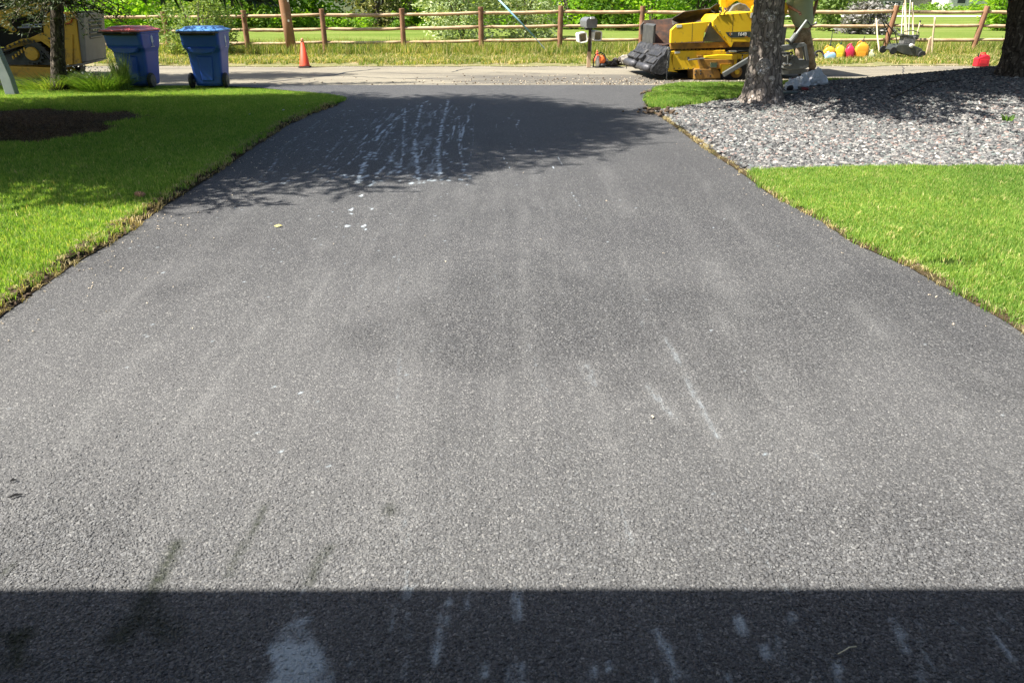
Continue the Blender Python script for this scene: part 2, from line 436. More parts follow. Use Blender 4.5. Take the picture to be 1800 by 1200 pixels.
def asphalt_mat(chip=False):
    m, nt, b, o = new_mat('asphalt chip' if chip else 'asphalt')
    P = wpos(nt)
    at_ = N(nt, 'ShaderNodeAttribute', attribute_name='stain')
    if chip: at_.attribute_type = 'INSTANCER'
    sep = N(nt, 'ShaderNodeSeparateColor'); nt.links.new(at_.outputs['Color'], sep.inputs[0])
    film_, moss_, dust_ = sep.outputs; coarse_ = at_.outputs['Alpha']
    # stones: two sizes of chip
    wj = N(nt, 'ShaderNodeVectorMath', operation='ADD'); 
    nz = N(nt, 'ShaderNodeTexNoise'); nz.inputs['Scale'].default_value = 130; nt.links.new(P, nz.inputs['Vector'])
    sc = N(nt, 'ShaderNodeVectorMath', operation='SCALE'); sc.inputs['Scale'].default_value = .006
    nt.links.new(nz.outputs['Color'], sc.inputs[0]); nt.links.new(P, wj.inputs[0]); nt.links.new(sc.outputs[0], wj.inputs[1])
    def vor(scale, feat='F1'):
        v = N(nt, 'ShaderNodeTexVoronoi', feature=feat); v.inputs['Scale'].default_value = scale
        nt.links.new(wj.outputs[0], v.inputs['Vector']); return v
    v1 = vor(85); v2 = vor(190)
    s1 = N(nt, 'ShaderNodeSeparateColor'); nt.links.new(v1.outputs['Color'], s1.inputs[0])
    s2 = N(nt, 'ShaderNodeSeparateColor'); nt.links.new(v2.outputs['Color'], s2.inputs[0])
    big = ramp(nt, s1.outputs[0], [(0, (.018, .0185, .019)), (.45, (.042, .042, .043)), (.8, (.080, .079, .078)), (.95, (.125, .124, .121)), (1, (.20, .195, .185))]).outputs[0]
    fine = ramp(nt, s2.outputs[1], [(0, (.023, .023, .023)), (.6, (.049, .048, .048)), (.9, (.090, .088, .085)), (1, (.22, .21, .19))]).outputs[0]
    bigdome = ramp(nt, v1.outputs['Distance'], [(0, (1, 1, 1)), (.42, (.85, .85, .85)), (.62, (0, 0, 0))]).outputs[0]
    isbig = math_(nt, 'GREATER_THAN', s1.outputs[1], .45)
    bigm = math_(nt, 'MULTIPLY', bigdome, isbig)
    bigm = math_(nt, 'MULTIPLY', bigm, math_(nt, 'MULTIPLY_ADD', coarse_, .8).node.outputs[0])
    bigm.node.inputs[1].links[0].from_node.inputs[2].default_value = .2
    col = mixc(nt, bigm, fine, big)
    # sunk binder between the chips where the surface has ravelled
    gap = ramp(nt, v1.outputs['Distance'], [(.45, (0, 0, 0)), (.75, (1, 1, 1))]).outputs[0]
    col = mixc(nt, math_(nt, 'MULTIPLY', gap, math_(nt, 'MULTIPLY', coarse_, .75)), col, (.010, .010, .011))
    if chip: col = ramp(nt, N(nt, 'ShaderNodeObjectInfo').outputs['Random'], [(0, (.034, .034, .036)), (.4, (.058, .059, .061)), (.75, (.088, .088, .089)), (.94, (.125, .126, .125)), (1, (.19, .187, .178))]).outputs[0]
    # large soft variation
    ln = noise_(nt, P, .9, 5, .6)
    col = mixc(nt, 1.0, col, ramp(nt, ln, [(.3, (1.12, 1.14, 1.18)), (.7, (1.38, 1.40, 1.43))]).outputs[0], 'MULTIPLY')
    # dust lies on the chips
    dn = noise_(nt, P, 160, 3, .6)
    dfac = math_(nt, 'MULTIPLY', dust_, ramp(nt, dn, [(.35, (.25, .25, .25)), (.65, (1, 1, 1))]).outputs[0])
    dfac = math_(nt, 'MULTIPLY', dfac, .62)
    dcol = ramp(nt, s2.outputs[0], [(0, (.13, .129, .126)), (.7, (.215, .213, .206)), (1, (.34, .335, .32))]).outputs[0]
    col = mixc(nt, dfac, col, dcol)
    # moss and damp in the ruts
    mfac = math_(nt, 'MULTIPLY', moss_, ramp(nt, noise_(nt, P, 60, 4), [(.35, (.5, .5, .5)), (.6, (1, 1, 1))]).outputs[0])
    col = mixc(nt, mfac, col, (.016, .022, .007))
    # dried lime film
    fm_ = N(nt, 'ShaderNodeMapping'); fm_.inputs['Scale'].default_value = (1, .38, 1); nt.links.new(P, fm_.inputs[0])
    ff = math_(nt, 'ADD', math_(nt, 'MULTIPLY', noise_(nt, P, 140, 4, .7), .75), math_(nt, 'MULTIPLY', noise_(nt, fm_.outputs[0], 42, 5, .7), .80))
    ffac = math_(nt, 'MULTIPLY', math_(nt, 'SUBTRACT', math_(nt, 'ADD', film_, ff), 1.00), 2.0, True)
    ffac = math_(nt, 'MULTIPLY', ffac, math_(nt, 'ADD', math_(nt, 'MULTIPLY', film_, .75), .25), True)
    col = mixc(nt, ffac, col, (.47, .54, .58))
    nt.links.new(col, b.inputs['Base Color'])
    b.inputs['Roughness'].default_value = .74
    b.inputs['Specular IOR Level'].default_value = .35
    h1 = math_(nt, 'MULTIPLY', bigm, 1.0)
    h2 = ramp(nt, v2.outputs['Distance'], [(0, (1, 1, 1)), (.7, (0, 0, 0))]).outputs[0]
    h = math_(nt, 'ADD', h1, math_(nt, 'MULTIPLY', h2, .4))
    bump_(nt, b, h, 1.0, .0048)
    return m
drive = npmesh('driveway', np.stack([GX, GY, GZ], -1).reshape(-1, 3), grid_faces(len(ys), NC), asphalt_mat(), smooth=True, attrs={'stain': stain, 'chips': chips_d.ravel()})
tag(drive, 'freshly sealed asphalt driveway with pale lime streaks', kind='structure')

# --- one sheet of bare earth to the horizon, lower than everything else
def earth_mat(name, c1, c2, c3, s=1.5, bump=.6):
    m, nt, b, o = new_mat(name); P = wpos(nt)
    n1 = noise_(nt, P, s, 8, .65); n2 = noise_(nt, P, s * 14, 5, .6)
    col = ramp(nt, n1, [(.35, c1), (.5, c2), (.68, c3)]).outputs[0]
    col = mixc(nt, 1, col, ramp(nt, n2, [(.3, (.65, .65, .65)), (.7, (1.3, 1.3, 1.3))]).outputs[0], 'MULTIPLY')
    nt.links.new(col, b.inputs['Base Color']); b.inputs['Roughness'].default_value = .95
    b.inputs['Specular IOR Level'].default_value = .02
    bump_(nt, b, n2, bump, .03)
    return m
grd = [-1500, -500, -200, -90, -40, -20, 0, 20, 40, 90, 200, 500, 1500]
V = np.array([(x, y, -.05) for y in grd for x in grd])
base = npmesh('ground', V, grid_faces(13, 13), earth_mat('far grassland', (.07, .12, .025), (.11, .15, .04), (.16, .15, .07), .08, .1))
tag(base, 'wide flat land under and around the whole scene', kind='structure')

soil = earth_mat('lawn soil', (.035, .026, .016), (.06, .045, .025), (.045, .05, .018), 3)
soil_green = earth_mat('lawn soil under grass', (.022, .038, .008), (.035, .055, .011), (.045, .05, .015), 3)
def sheet(name, label, ys, xl, xr, hf, nc, mat, power=1.6, dens=None, side='l'):
    t = np.linspace(0, 1, nc) ** power
    if side == 'l': X = xr(ys)[:, None] + (xl - xr(ys))[:, None] * t[None, :]
    else: X = xl(ys)[:, None] + (xr - xl(ys))[:, None] * t[None, :]
    Y = np.repeat(ys[:, None], nc, 1); Z = hf(X, Y)
    at_ = {'dens': (dens(X, Y) if dens is not None else np.ones_like(X)).ravel()}
    F = grid_faces(len(ys), nc)
    if side == 'l': F = F[:, ::-1]
    o = npmesh(name, np.stack([X, Y, Z], -1).reshape(-1, 3), F, mat, smooth=True, attrs=at_)
    return tag(o, label, kind='structure')

ring_c = (-6.75, 10.25)
def ring_d(x, y): return (fbm(x * .9, y * 1.6, 57) - .5) * .5 + np.hypot((x - ring_c[0]) / 1.72, (y - ring_c[1]) / 1.48) + (fbm(x * 2.2, y * 2.2, 51) - .5) * .8
lawn_y = np.concatenate([np.arange(1.0, 16.1, .08), [16.14]])
lawn_l = sheet('lawn', 'mown lawn left of the driveway', lawn_y, -26., lambda y: left_e(y) - .03 + wob(y, 7), left_h, 90, soil_green,
               dens=lambda x, y: sstep(.98, 1.12, ring_d(x, y)) * sstep(.02, .10, left_e(y) - x + wob(y, 9)) * (y > 1.2))
# right lawn: y 1..7.75
lr_y = np.arange(1.0, 7.81, .06)
patch = at(1672, 467)
lawn_r = sheet('lawn', 'sunny mown lawn at the right of the driveway', lr_y, lambda y: right_e(y) + .02 + wob(y, 11), 16., lambda x, y: .012 + .03 * sstep(0, 1.5, x - right_e(y)), 70, soil_green,
               dens=lambda x, y: sstep(.0, .07, x - right_e(y)) * sstep(.4, 1.1, np.hypot((x - patch[0]) / .32, (y - patch[1]) / .12)) * (y < 7.76), side='r')
# rock bed and the small grass strip share the mound
gx_strip = lambda x: 12.55 + .75 * (x - 2.6) * .55 + .02 * x       # near boundary of the grass strip as a function of x
def strip_mask(x, y):
    top = np.interp(x, [2.3, 2.9, 3.6, 4.4, 5.0, 6.5, 12], [12.4, 12.9, 13.6, 14.4, 15.0, 15.6, 16.0])
    return y > top + (fbm(x * 3, y * 3, 33) - .5) * .25
rb_y = np.concatenate([np.arange(7.72, 16.1, .08), [16.14]])
rockbed = sheet('rock_bed', 'mounded bed under the grey landscaping rocks', rb_y, lambda y: right_e(y) + .02 + wob(y, 13), 24., mound, 90,
                earth_mat('bed soil', (.06, .052, .045), (.09, .08, .07), (.05, .04, .032), 2.5), dens=lambda x, y: np.where(strip_mask(x, y), 0., 1.) * sstep(.0, .25, x - right_e(y)), side='r')
st_y = np.concatenate([np.arange(12.3, 16.1, .08), [16.14]])
strip = sheet('grass_strip', 'small grass strip between driveway, rocks and street', st_y, lambda y: right_e(y) + .03 + wob(y, 15), 14., lambda x, y: mound(x, y) + np.where(strip_mask(x, y), .045, -.03), 80, soil_green,
              dens=lambda x, y: strip_mask(x, y) * sstep(.05, .2, x - right_e(y)) * (y < 15.95), side='r')

# --- street
def street_mat():
    m, nt, b, o = new_mat('old pale street'); P = wpos(nt)
    mp = N(nt, 'ShaderNodeMapping'); mp.inputs['Scale'].default_value = (.28, 1.4, 1); nt.links.new(P, mp.inputs[0])
    n1 = noise_(nt, mp.outputs[0], .9, 8, .65); n2 = noise_(nt, P, 60, 4, .7)
    col = ramp(nt, n1, [(.25, (.12, .108, .09)), (.42, (.23, .205, .155)), (.7, (.30, .268, .20))]).outputs[0]
    col = mixc(nt, 1, col, ramp(nt, n2, [(.3, (.6, .6, .6)), (.7, (1.2, 1.2, 1.2))]).outputs[0], 'MULTIPLY')
    # spilled asphalt fines, a patch between the driveway mouth and the paver
    sx = N(nt, 'ShaderNodeSeparateXYZ'); nt.links.new(P, sx.inputs[0])
    gx = math_(nt, 'ABSOLUTE', math_(nt, 'DIVIDE', math_(nt, 'SUBTRACT', sx.outputs[0], 1.6), 4.4))
    gy = math_(nt, 'ABSOLUTE', math_(nt, 'DIVIDE', math_(nt, 'SUBTRACT', sx.outputs[1], 17.4), 1.7))
    g = math_(nt, 'SUBTRACT', 1.0, math_(nt, 'MAXIMUM', gx, gy), True)
    mp2 = N(nt, 'ShaderNodeMapping'); mp2.inputs['Scale'].default_value = (.5, 2.6, 1); nt.links.new(P, mp2.inputs[0])
    n3 = noise_(nt, mp2.outputs[0], 1.6, 8, .7)
    f = ramp(nt, math_(nt, 'MULTIPLY_ADD', g, .42).node.outputs[0], [(.56, (0, 0, 0)), (.74, (1, 1, 1))])
    add = f.inputs[0].links[0].from_node; nt.links.new(n3, add.inputs[2])
    add.inputs[2].links
    col = mixc(nt, math_(nt, 'MULTIPLY', f.outputs[0], .75), col, (.085, .08, .072))
    nt.links.new(col, b.inputs['Base Color']); b.inputs['Roughness'].default_value = .9; b.inputs['Specular IOR Level'].default_value = .25
    bump_(nt, b, n2, .4, .005)
    return m
sy = np.array([DRIVE_END - .02, 16.6, 18.5, 20.3, 20.95]); sx_ = np.linspace(-70, 70, 200)
V = np.array([(x, y, -.008) for y in sy for x in sx_])
street = npmesh('street', V, grid_faces(len(sy), 200), street_mat())
tag(street, 'sun-bleached street running across behind the driveway', kind='structure')
tar = pmat('tar crack sealer', (.035, .034, .034), (.06, .058, .055), 3, .6)
def crack(pix, w, seed):
    pts = [Vector((*at(*p, -.004), 0)) for p in pix]; out = []; rs = random.Random(seed)
    for i in range(len(pts) - 1):
        n = max(2, int((pts[i + 1] - pts[i]).length / .15))
        for k in range(n): out.append(pts[i].lerp(pts[i + 1], k / n) + Vector((rs.uniform(-.02, .02), rs.uniform(-.05, .05), 0)))
    out.append(pts[-1]); V = []; 
    for i, p in enumerate(out):
        t = (out[min(i + 1, len(out) - 1)] - out[max(i - 1, 0)]).normalized(); nn = Vector((-t.y, t.x, 0)) * w * rs.uniform(.6, 1.2)
        V += [(p.x + nn.x, p.y + nn.y, -.004), (p.x - nn.x, p.y - nn.y, -.004)]
    F = np.array([(2 * i, 2 * i + 1, 2 * i + 3, 2 * i + 2) for i in range(len(out) - 1)])
    npmesh('tar_line', np.array(V), F[:, ::-1], tar, parent=street)
for k, (pix, w) in enumerate([([(470, 145), (520, 139), (552, 136), (588, 132), (612, 126.5), (668, 121)], .04), ([(588, 132), (608, 133.5), (668, 137), (760, 139)], .02),
                ([(400, 127), (450, 125.5), (540, 127)], .02), ([(795, 127), (812, 122), (830, 120)], .02), ([(640, 127), (700, 128), (750, 131)], .012),
                ([(500, 152), (490, 150), (540, 147), (560, 143)], .02), ([(870, 127), (950, 129)], .015), ([(1440, 130), (1505, 133)], .02),
                ([(1588, 117.5), (1589, 136)], .01), ([(1500, 121), (1600, 124), (1720, 119)], .012), ([(1395, 133), (1462, 133)], .03)]):
    crack(pix, w, k)

# --- verge beyond the street and the mown field beyond the fence
verge_m = earth_mat('verge of dry soil and weeds', (.26, .215, .13), (.17, .175, .07), (.34, .265, .17), 1.1)
vy = np.concatenate([np.arange(20.9, 28, .2)]); 
def verge_h(x, y): return .0 + .07 * (fbm(x * .8, y * .8, 21) - .4) * sstep(21, 22, y)
X, Y = np.meshgrid(np.linspace(-45, 45, 300), vy); Yw = Y + np.where(Y < 21.0, (fbm(X * 1.2, Y * 0, 17) - .5) * .9 - .1, 0)
verge = npmesh('verge', np.stack([X, Yw, verge_h(X, Y) + .002], -1).reshape(-1, 3), grid_faces(len(vy), 300), verge_m, smooth=True,
               attrs={'dens': (sstep(21.1, 21.9, Y + (fbm(X * .9, Y * .9, 71) - .5) * 1.6)).ravel(),
                      'tall': (sstep(23.6, 24.8, Y + (fbm(X * .5, Y * .5, 77) - .5) * 1.5)).ravel()})
tag(verge, 'weedy roadside verge in front of the rail fence', kind='structure')
def field_mat():
    m, nt, b, o = new_mat('mown field'); P = wpos(nt)
    mp = N(nt, 'ShaderNodeMapping'); mp.inputs['Scale'].default_value = (.25, .9, 1); nt.links.new(P, mp.inputs[0])
    n1 = noise_(nt, mp.outputs[0], .5, 7, .65); n2 = noise_(nt, P, 9, 4, .7)
    col = ramp(nt, n1, [(.3, (.105, .155, .03)), (.5, (.15, .195, .045)), (.7, (.21, .225, .075))]).outputs[0]
    col = mixc(nt, 1, col, ramp(nt, n2, [(.3, (.7, .75, .7)), (.7, (1.2, 1.2, 1.1))]).outputs[0], 'MULTIPLY')
    nt.links.new(col, b.inputs['Base Color']); b.inputs['Roughness'].default_value = 1; b.inputs['Specular IOR Level'].default_value = .02
    bump_(nt, b, n2, .8, .05)
    return m
X, Y = np.meshgrid(np.linspace(-160, 160, 80), np.concatenate([np.arange(27.9, 40, 1.5), np.arange(40, 170, 6)]))
field = npmesh('field', np.stack([X, Y, -.02 + .05 * fbm(X * .1, Y * .1, 4)], -1).reshape(-1, 3), grid_faces(X.shape[0], 80), field_mat(), smooth=True)
tag(field, 'sunny mown field beyond the rail fence', kind='structure')
lane_m = pmat('pale far lane', (.5, .48, .43), (.42, .40, .36), .3, .9)
V = np.array([(x, y, .04) for y in (74, 80) for x in (16, 60, 110, 160)])
lane = npmesh('lane', V, grid_faces(2, 4), lane_m); tag(lane, 'pale lane crossing the far field', kind='structure')

# ================================================================== THE GARAGE THE VIEWER STANDS IN (its eave shades the foreground)
hr = thing('garage', 'beige garage with open door behind the viewer, its eave shading the near asphalt', 'garage', (0, 0, 0))
sid = pmat('beige siding', (.42, .37, .29), (.38, .33, .26), 2, .8)
shg = pmat('roof shingles', (.10, .09, .08), (.06, .055, .05), 12, .9, bump=.6)
conc = pmat('garage concrete', (.32, .31, .29), (.26, .25, .24), 3, .85)
MB().box((-3.9, -3.2, 1.35), (.2, 6.6, 2.7)).build('side_wall', sid, hr)
MB().box((3.9, -3.2, 1.35), (.2, 6.6, 2.7)).build('side_wall', sid, hr)
MB().box((0, -6.6, 1.35), (8.0, .2, 2.7)).build('back_wall', sid, hr)
MB().box((0, .2, 2.56), (7.598, .16, .30)).build('header', sid, hr)
EAVE_Y, EAVE_Z = 1.275, 2.46
rf = MB(); rf.box((-.6, (EAVE_Y - .06 - 6.9) / 2, 2.80), (11.5, EAVE_Y - .06 + 6.9, .16)); rfo = rf.build('roof', shg, hr)
MB().box((-.6, EAVE_Y - .03, EAVE_Z + .12), (11.5, .06, .24), rot=(0, R(-.25), 0)).build('fascia', pmat('white fascia', (.7, .7, .68)), rfo)
MB().box((-.6, EAVE_Y / 2 + .1, 2.70), (11.4, EAVE_Y - .35, .02)).build('soffit', pmat('white soffit', (.6, .6, .58)), rfo)
MB().box((0, -3.0, .01), (7.5, 6.6, .06)).build('floor_slab', conc, hr)

# ================================================================== GRASS, ROCKS AND PLANTS
SRC = bpy.data.collections.new('scatter_sources')      # never linked to the scene: only read by the scatter modifiers
def to_src(o, coll):
    for c in list(o.users_collection): c.objects.unlink(o)
    coll.objects.link(o); return o

def foliage_mat(name, stops, trans=.45, rough=.6, spec=.25, objrand=.35, patch=None):
    """leaf material: colour from a per-leaf value, some light passes through"""
    m, nt, b, o = new_mat(name)
    a = N(nt, 'ShaderNodeAttribute', attribute_name='lv')
    col = ramp(nt, a.outputs['Fac'], stops).outputs[0]
    P = wpos(nt)
    n = noise_(nt, P, patch or .9, 4, .6)
    col = mixc(nt, 1, col, ramp(nt, n, [(.3, (1 - objrand, 1 - objrand * .8, 1 - objrand)), (.7, (1 + objrand, 1 + objrand * .6, 1 + objrand * .3))]).outputs[0], 'MULTIPLY')
    nt.links.new(col, b.inputs['Base Color'])
    b.inputs['Roughness'].default_value = rough; b.inputs['Specular IOR Level'].default_value = spec
    t = N(nt, 'ShaderNodeBsdfTranslucent'); nt.links.new(mixc(nt, 1, col, (1.25, 1.25, .5), 'MULTIPLY'), t.inputs[0])
    mx = N(nt, 'ShaderNodeMixShader'); mx.inputs[0].default_value = trans
    nt.links.new(b.outputs[0], mx.inputs[1]); nt.links.new(t.outputs[0], mx.inputs[2]); nt.links.new(mx.outputs[0], o.inputs[0])
    return m
grass_m = foliage_mat('lawn grass blades', [(0, (.105, .23, .04)), (.5, (.25, .42, .075)), (.82, (.44, .58, .15)), (.93, (.62, .61, .22)), (1, (.72, .61, .32))], .5, patch=.5, objrand=.22)
weed_m = foliage_mat('weeds', [(0, (.08, .17, .02)), (.5, (.19, .28, .05)), (.75, (.34, .38, .10)), (.85, (.52, .45, .21)), (1, (.62, .52, .30))], .45, patch=.5)
straw_m = foliage_mat('dry straw', [(0, (.22, .18, .08)), (.5, (.40, .33, .16)), (1, (.55, .47, .27))], .2)

def tuft(name, n, rad, h, w, mat, seed, lean=.5, coll=None, curve=.4, straw=0.05):
    rs = np.random.RandomState(seed); V = []; F = []; A = []
    for i in range(n):
        a = rs.rand() * 6.283; r = rad * math.sqrt(rs.rand()); x0, y0 = r * math.cos(a), r * math.sin(a)
        hh = h * rs.uniform(.55, 1.15); d = rs.rand() * 6.283; ln = lean * rs.rand() * hh
        dx, dy = math.cos(d), math.sin(d); f = rs.rand() * 6.283; wx, wy = math.cos(f) * w / 2, math.sin(f) * w / 2
        o = len(V); c = (.9 + .1 * rs.rand()) if rs.rand() < straw else rs.rand() * .85
        mx, my, mz = x0 + dx * ln * curve, y0 + dy * ln * curve, hh * .55
        tx, ty, tz = x0 + dx * ln, y0 + dy * ln, hh * (1 - .25 * ln / hh)
        V += [(x0 - wx, y0 - wy, -.01), (x0 + wx, y0 + wy, -.01), (mx + wx * .8, my + wy * .8, mz), (mx - wx * .8, my - wy * .8, mz), (tx, ty, tz)]
        F += [(o, o + 1, o + 2), (o, o + 2, o + 3), (o + 3, o + 2, o + 4)]; A += [c] * 5
    ob = npmesh(name, np.array(V), np.array(F), mat, attrs={'lv': np.array(A)})
    to_src(ob, coll); return ob

def scatter(name, surf, coll, density, smin, smax, seed, label, attr=None, tilt=0.0, kind='stuff', vmin=0.0):
    me = bpy.data.meshes.new(name); o = bpy.data.objects.new(name, me); COL.objects.link(o)
    ng = bpy.data.node_groups.new(name, 'GeometryNodeTree')
    ng.interface.new_socket('Geometry', in_out='INPUT', socket_type='NodeSocketGeometry')
    ng.interface.new_socket('Geometry', in_out='OUTPUT', socket_type='NodeSocketGeometry')
    nd = ng.nodes; lk = ng.links; out = nd.new('NodeGroupOutput')
    oi = nd.new('GeometryNodeObjectInfo'); oi.inputs['Object'].default_value = surf; oi.transform_space = 'RELATIVE'
    dp = nd.new('GeometryNodeDistributePointsOnFaces'); dp.inputs['Seed'].default_value = seed
    lk.new(oi.outputs['Geometry'], dp.inputs['Mesh'])
    if attr:
        na = nd.new('GeometryNodeInputNamedAttribute'); na.data_type = 'FLOAT'; na.inputs['Name'].default_value = attr
        mu = nd.new('ShaderNodeMath'); mu.operation = 'MULTIPLY'; mu.inputs[1].default_value = density
        lk.new(na.outputs['Attribute'], mu.inputs[0]); lk.new(mu.outputs[0], dp.inputs['Density'])
    else: dp.inputs['Density'].default_value = density
    ci = nd.new('GeometryNodeCollectionInfo'); ci.inputs['Collection'].default_value = coll
    ci.inputs['Separate Children'].default_value = True; ci.inputs['Reset Children'].default_value = True
    ip = nd.new('GeometryNodeInstanceOnPoints'); ip.inputs['Pick Instance'].default_value = True
    lk.new(dp.outputs['Points'], ip.inputs['Points']); lk.new(ci.outputs[0], ip.inputs['Instance'])
    rv = nd.new('FunctionNodeRandomValue'); rv.data_type = 'FLOAT_VECTOR'
    rv.inputs[0].default_value = (-tilt, -tilt, 0); rv.inputs[1].default_value = (tilt, tilt, 6.283); rv.inputs['Seed'].default_value = seed + 5
    lk.new(rv.outputs[0], ip.inputs['Rotation'])
    rf = nd.new('FunctionNodeRandomValue'); rf.data_type = 'FLOAT'
    fl = [s for s in rf.inputs if s.type == 'VALUE']
    fl[0].default_value = smin; fl[1].default_value = smax; rf.inputs['Seed'].default_value = seed + 9
    fo = [s for s in rf.outputs if s.type == 'VALUE'][0]
    lk.new(fo, ip.inputs['Scale'])
    lk.new(ip.outputs[0], out.inputs[0])
    md = o.modifiers.new('scatter', 'NODES'); md.node_group = ng
    tag(o, label, kind=kind)
    return o

def C_(n):
    c = bpy.data.collections.new(n); return c
gc = C_('grass_tufts')
for i in range(6): tuft('grass_tuft', 46, .065, .042, .0042, grass_m, 10 + i, .9, gc)
scatter('grass', lawn_r, gc, 620, .7, 1.25, 3, 'short bright lawn grass at the right of the driveway', 'dens')
scatter('grass', lawn_l, gc, 430, .8, 1.35, 4, 'short lawn grass left of the driveway', 'dens')
scatter('grass', strip, gc, 430, .8, 1.5, 5, 'short grass in the strip by the street', 'dens')

dry = C_('dry_tufts')
for i in range(3): tuft('dry_tuft', 14, .05, .045, .004, foliage_mat('dry lawn blades', [(0, (.40, .40, .14)), (1, (.66, .60, .30))], .3), 60 + i, 1.4, dry, straw=.9)
scatter('dry_grass', lawn_r, dry, 26, .6, 1.3, 23, 'dry yellow blades sprinkled through the right lawn', 'dens')
scatter('dry_grass', lawn_l, dry, 14, .6, 1.3, 24, 'dry yellow blades sprinkled through the left lawn', 'dens')
# rocks
def rock_mat():
    m, nt, b, o = new_mat('landscaping rock')
    oi = N(nt, 'ShaderNodeObjectInfo'); P = opos(nt)
    col = ramp(nt, oi.outputs['Random'], [(0, (.06, .06, .06)), (.22, (.11, .11, .108)), (.48, (.17, .168, .163)), (.68, (.24, .23, .21)), (.79, (.25, .18, .155)), (.84, (.15, .175, .165)), (.91, (.31, .295, .27)), (.975, (.48, .455, .41))], 'CONSTANT').outputs[0]
    n = noise_(nt, wpos(nt), 60, 5, .7)
    col = mixc(nt, 1, col, ramp(nt, n, [(.3, (.7, .7, .7)), (.7, (1.25, 1.25, 1.25))]).outputs[0], 'MULTIPLY')
    nt.links.new(col, b.inputs['Base Color']); b.inputs['Roughness'].default_value = .85; b.inputs['Specular IOR Level'].default_value = .3
    bump_(nt, b, n, .5, .004)
    return m
rock_m = rock_mat(); rc = C_('rock_shapes')
for i in range(9):
    rr = random.Random(i)
    b = MB().blob((0, 0, .006), (.034 * rr.uniform(.8, 1.3), .026 * rr.uniform(.8, 1.2), .017 * rr.uniform(.8, 1.4)), seed=i, amp=.5, freq=1.3, lv=1)
    to_src(b.build('rock', rock_m), rc)
scatter('rocks', rockbed, rc, 1900, .35, 1.15, 8, 'grey and pinkish crushed landscaping rocks on the mound', 'dens', tilt=.7)

# real stone chips standing out of the worn asphalt near the garage
chip_m = asphalt_mat(True); hc = C_('asphalt_chip_shapes')
for i in range(6):
    rr = random.Random(i + 70)
    to_src(MB().blob((0, 0, .0), (.0068 * rr.uniform(.8, 1.3), .0056 * rr.uniform(.8, 1.2), .0030 * rr.uniform(.8, 1.3)), seed=i + 30, amp=.5, freq=1.4, lv=1).build('asphalt_chip', chip_m), hc)
scatter('asphalt_chips', drive, hc, 9500, .4, 1.15, 18, 'stone chips proud of the worn asphalt in the foreground', 'chips', tilt=.25)

# torn edge: clods and dead grass along both sides of the drive
clod_m = pmat('torn soil', (.07, .046, .028), (.13, .092, .055), 20, .95, bump=.8, bscale=60)
litter_m = pmat('bark and stone crumbs', (.60, .52, .40), (.36, .28, .19), 30, .9)
cc = C_('clods')
for i in range(5):
    to_src(MB().blob((0, 0, .004), (.024, .02, .014), seed=20 + i, amp=.8, freq=2, lv=1).build('clod', clod_m), cc)
sc_ = C_('straws')
for i in range(3): tuft('straw_tuft', 16, .03, .035, .004, straw_m, 40 + i, 2.2, sc_, straw=.5)
lc = C_('crumbs')
for i in range(4): to_src(MB().blob((0, 0, .002), (.009, .006, .004), seed=60 + i, amp=.6, lv=1).build('crumb', litter_m), lc)
def edge_strip(name, label, fn, sgn, y0, y1, inner, outer, hin, hout, holes):
    yy = np.arange(y0, y1, .03); w = fbm(yy * 2.3, yy * 0 + 3, 87 + int(sgn)) ; w2 = fbm(yy * 7, yy * 0 + 3, 97)
    cols = []
    for t in np.linspace(0, 1, 7):
        off = inner + (outer - inner) * t
        x = fn(yy) + sgn * (off + (w - .5) * .06 * t + (w2 - .5) * .03)
        z = hin + (hout - hin) * sstep(.15, .6, np.full_like(yy, t)) + .022 * (fbm(yy * 12, yy * 0 + t * 5, 13) - .5) * (t > .05)
        cols.append(np.stack([x, yy, z], -1))
    V = np.stack(cols, 1).reshape(-1, 3); F = grid_faces(len(yy), 7)
    if sgn < 0: F = F[:, ::-1]
    d = np.repeat(sstep(.42, .6, w)[:, None], 7, 1)
    o = npmesh(name, V, F, soil, smooth=True, attrs={'dens': (.15 + .85 * d).ravel()})
    return tag(o, label, kind='structure')
el = edge_strip('soil_edge', 'torn soil edge along the left side of the driveway', left_e, -1, 1.5, 13.0, -.02, .10, .006, .045, None)
er = edge_strip('soil_edge', 'thin soil edge along the right side of the driveway', right_e, 1, 1.5, 12.6, -.015, .035, .004, .018, None)
scatter('clods', el, cc, 1900, .25, .8, 2, 'crumbled dark soil along the left lawn edge', 'dens', tilt=1)
scatter('straw', el, sc_, 330, .6, 1.3, 3, 'dead yellow grass along the left lawn edge')
scatter('clods', er, cc, 500, .25, .6, 5, 'soil crumbs along the right lawn edge', 'dens', tilt=1)
scatter('straw', er, sc_, 260, .6, 1.2, 6, 'dead yellow grass along the right lawn edge')
def loose(name, label, pts, coll, smin, smax, seed):
    V = np.array(pts, dtype=float); me = bpy.data.meshes.new(name + '_spots')
    # tiny quads as spots
    q = np.array([(-.01, -.01, 0), (.01, -.01, 0), (.01, .01, 0), (-.01, .01, 0)])
    VV = (V[:, None, :] + q[None]).reshape(-1, 3); FF = np.arange(len(VV)).reshape(-1, 4)
    s = npmesh('spots', VV, FF, None); to_src(s, SRC)
    return scatter(name, s, coll, 2500, smin, smax, seed, label, tilt=.6)
rs = np.random.RandomState(9); pts = []
for i in range(300):
    y = rs.uniform(3.5, 12); x = left_e(y) + abs(rs.normal(0, .35)) + .02; pts.append((x, y, .004))
for i in range(30):
    y = rs.uniform(2.2, 10); x = rs.uniform(-2.6, 2.6); pts.append((x, y, .006))
for i in range(90):
    y = rs.uniform(3.5, 12); x = right_e(y) - abs(rs.normal(0, .12)) - .02; pts.append((x, y, .004))
loose('crumbs', 'pale crumbs of bark and gravel scattered on the asphalt edge', pts, lc, .3, .85, 4)

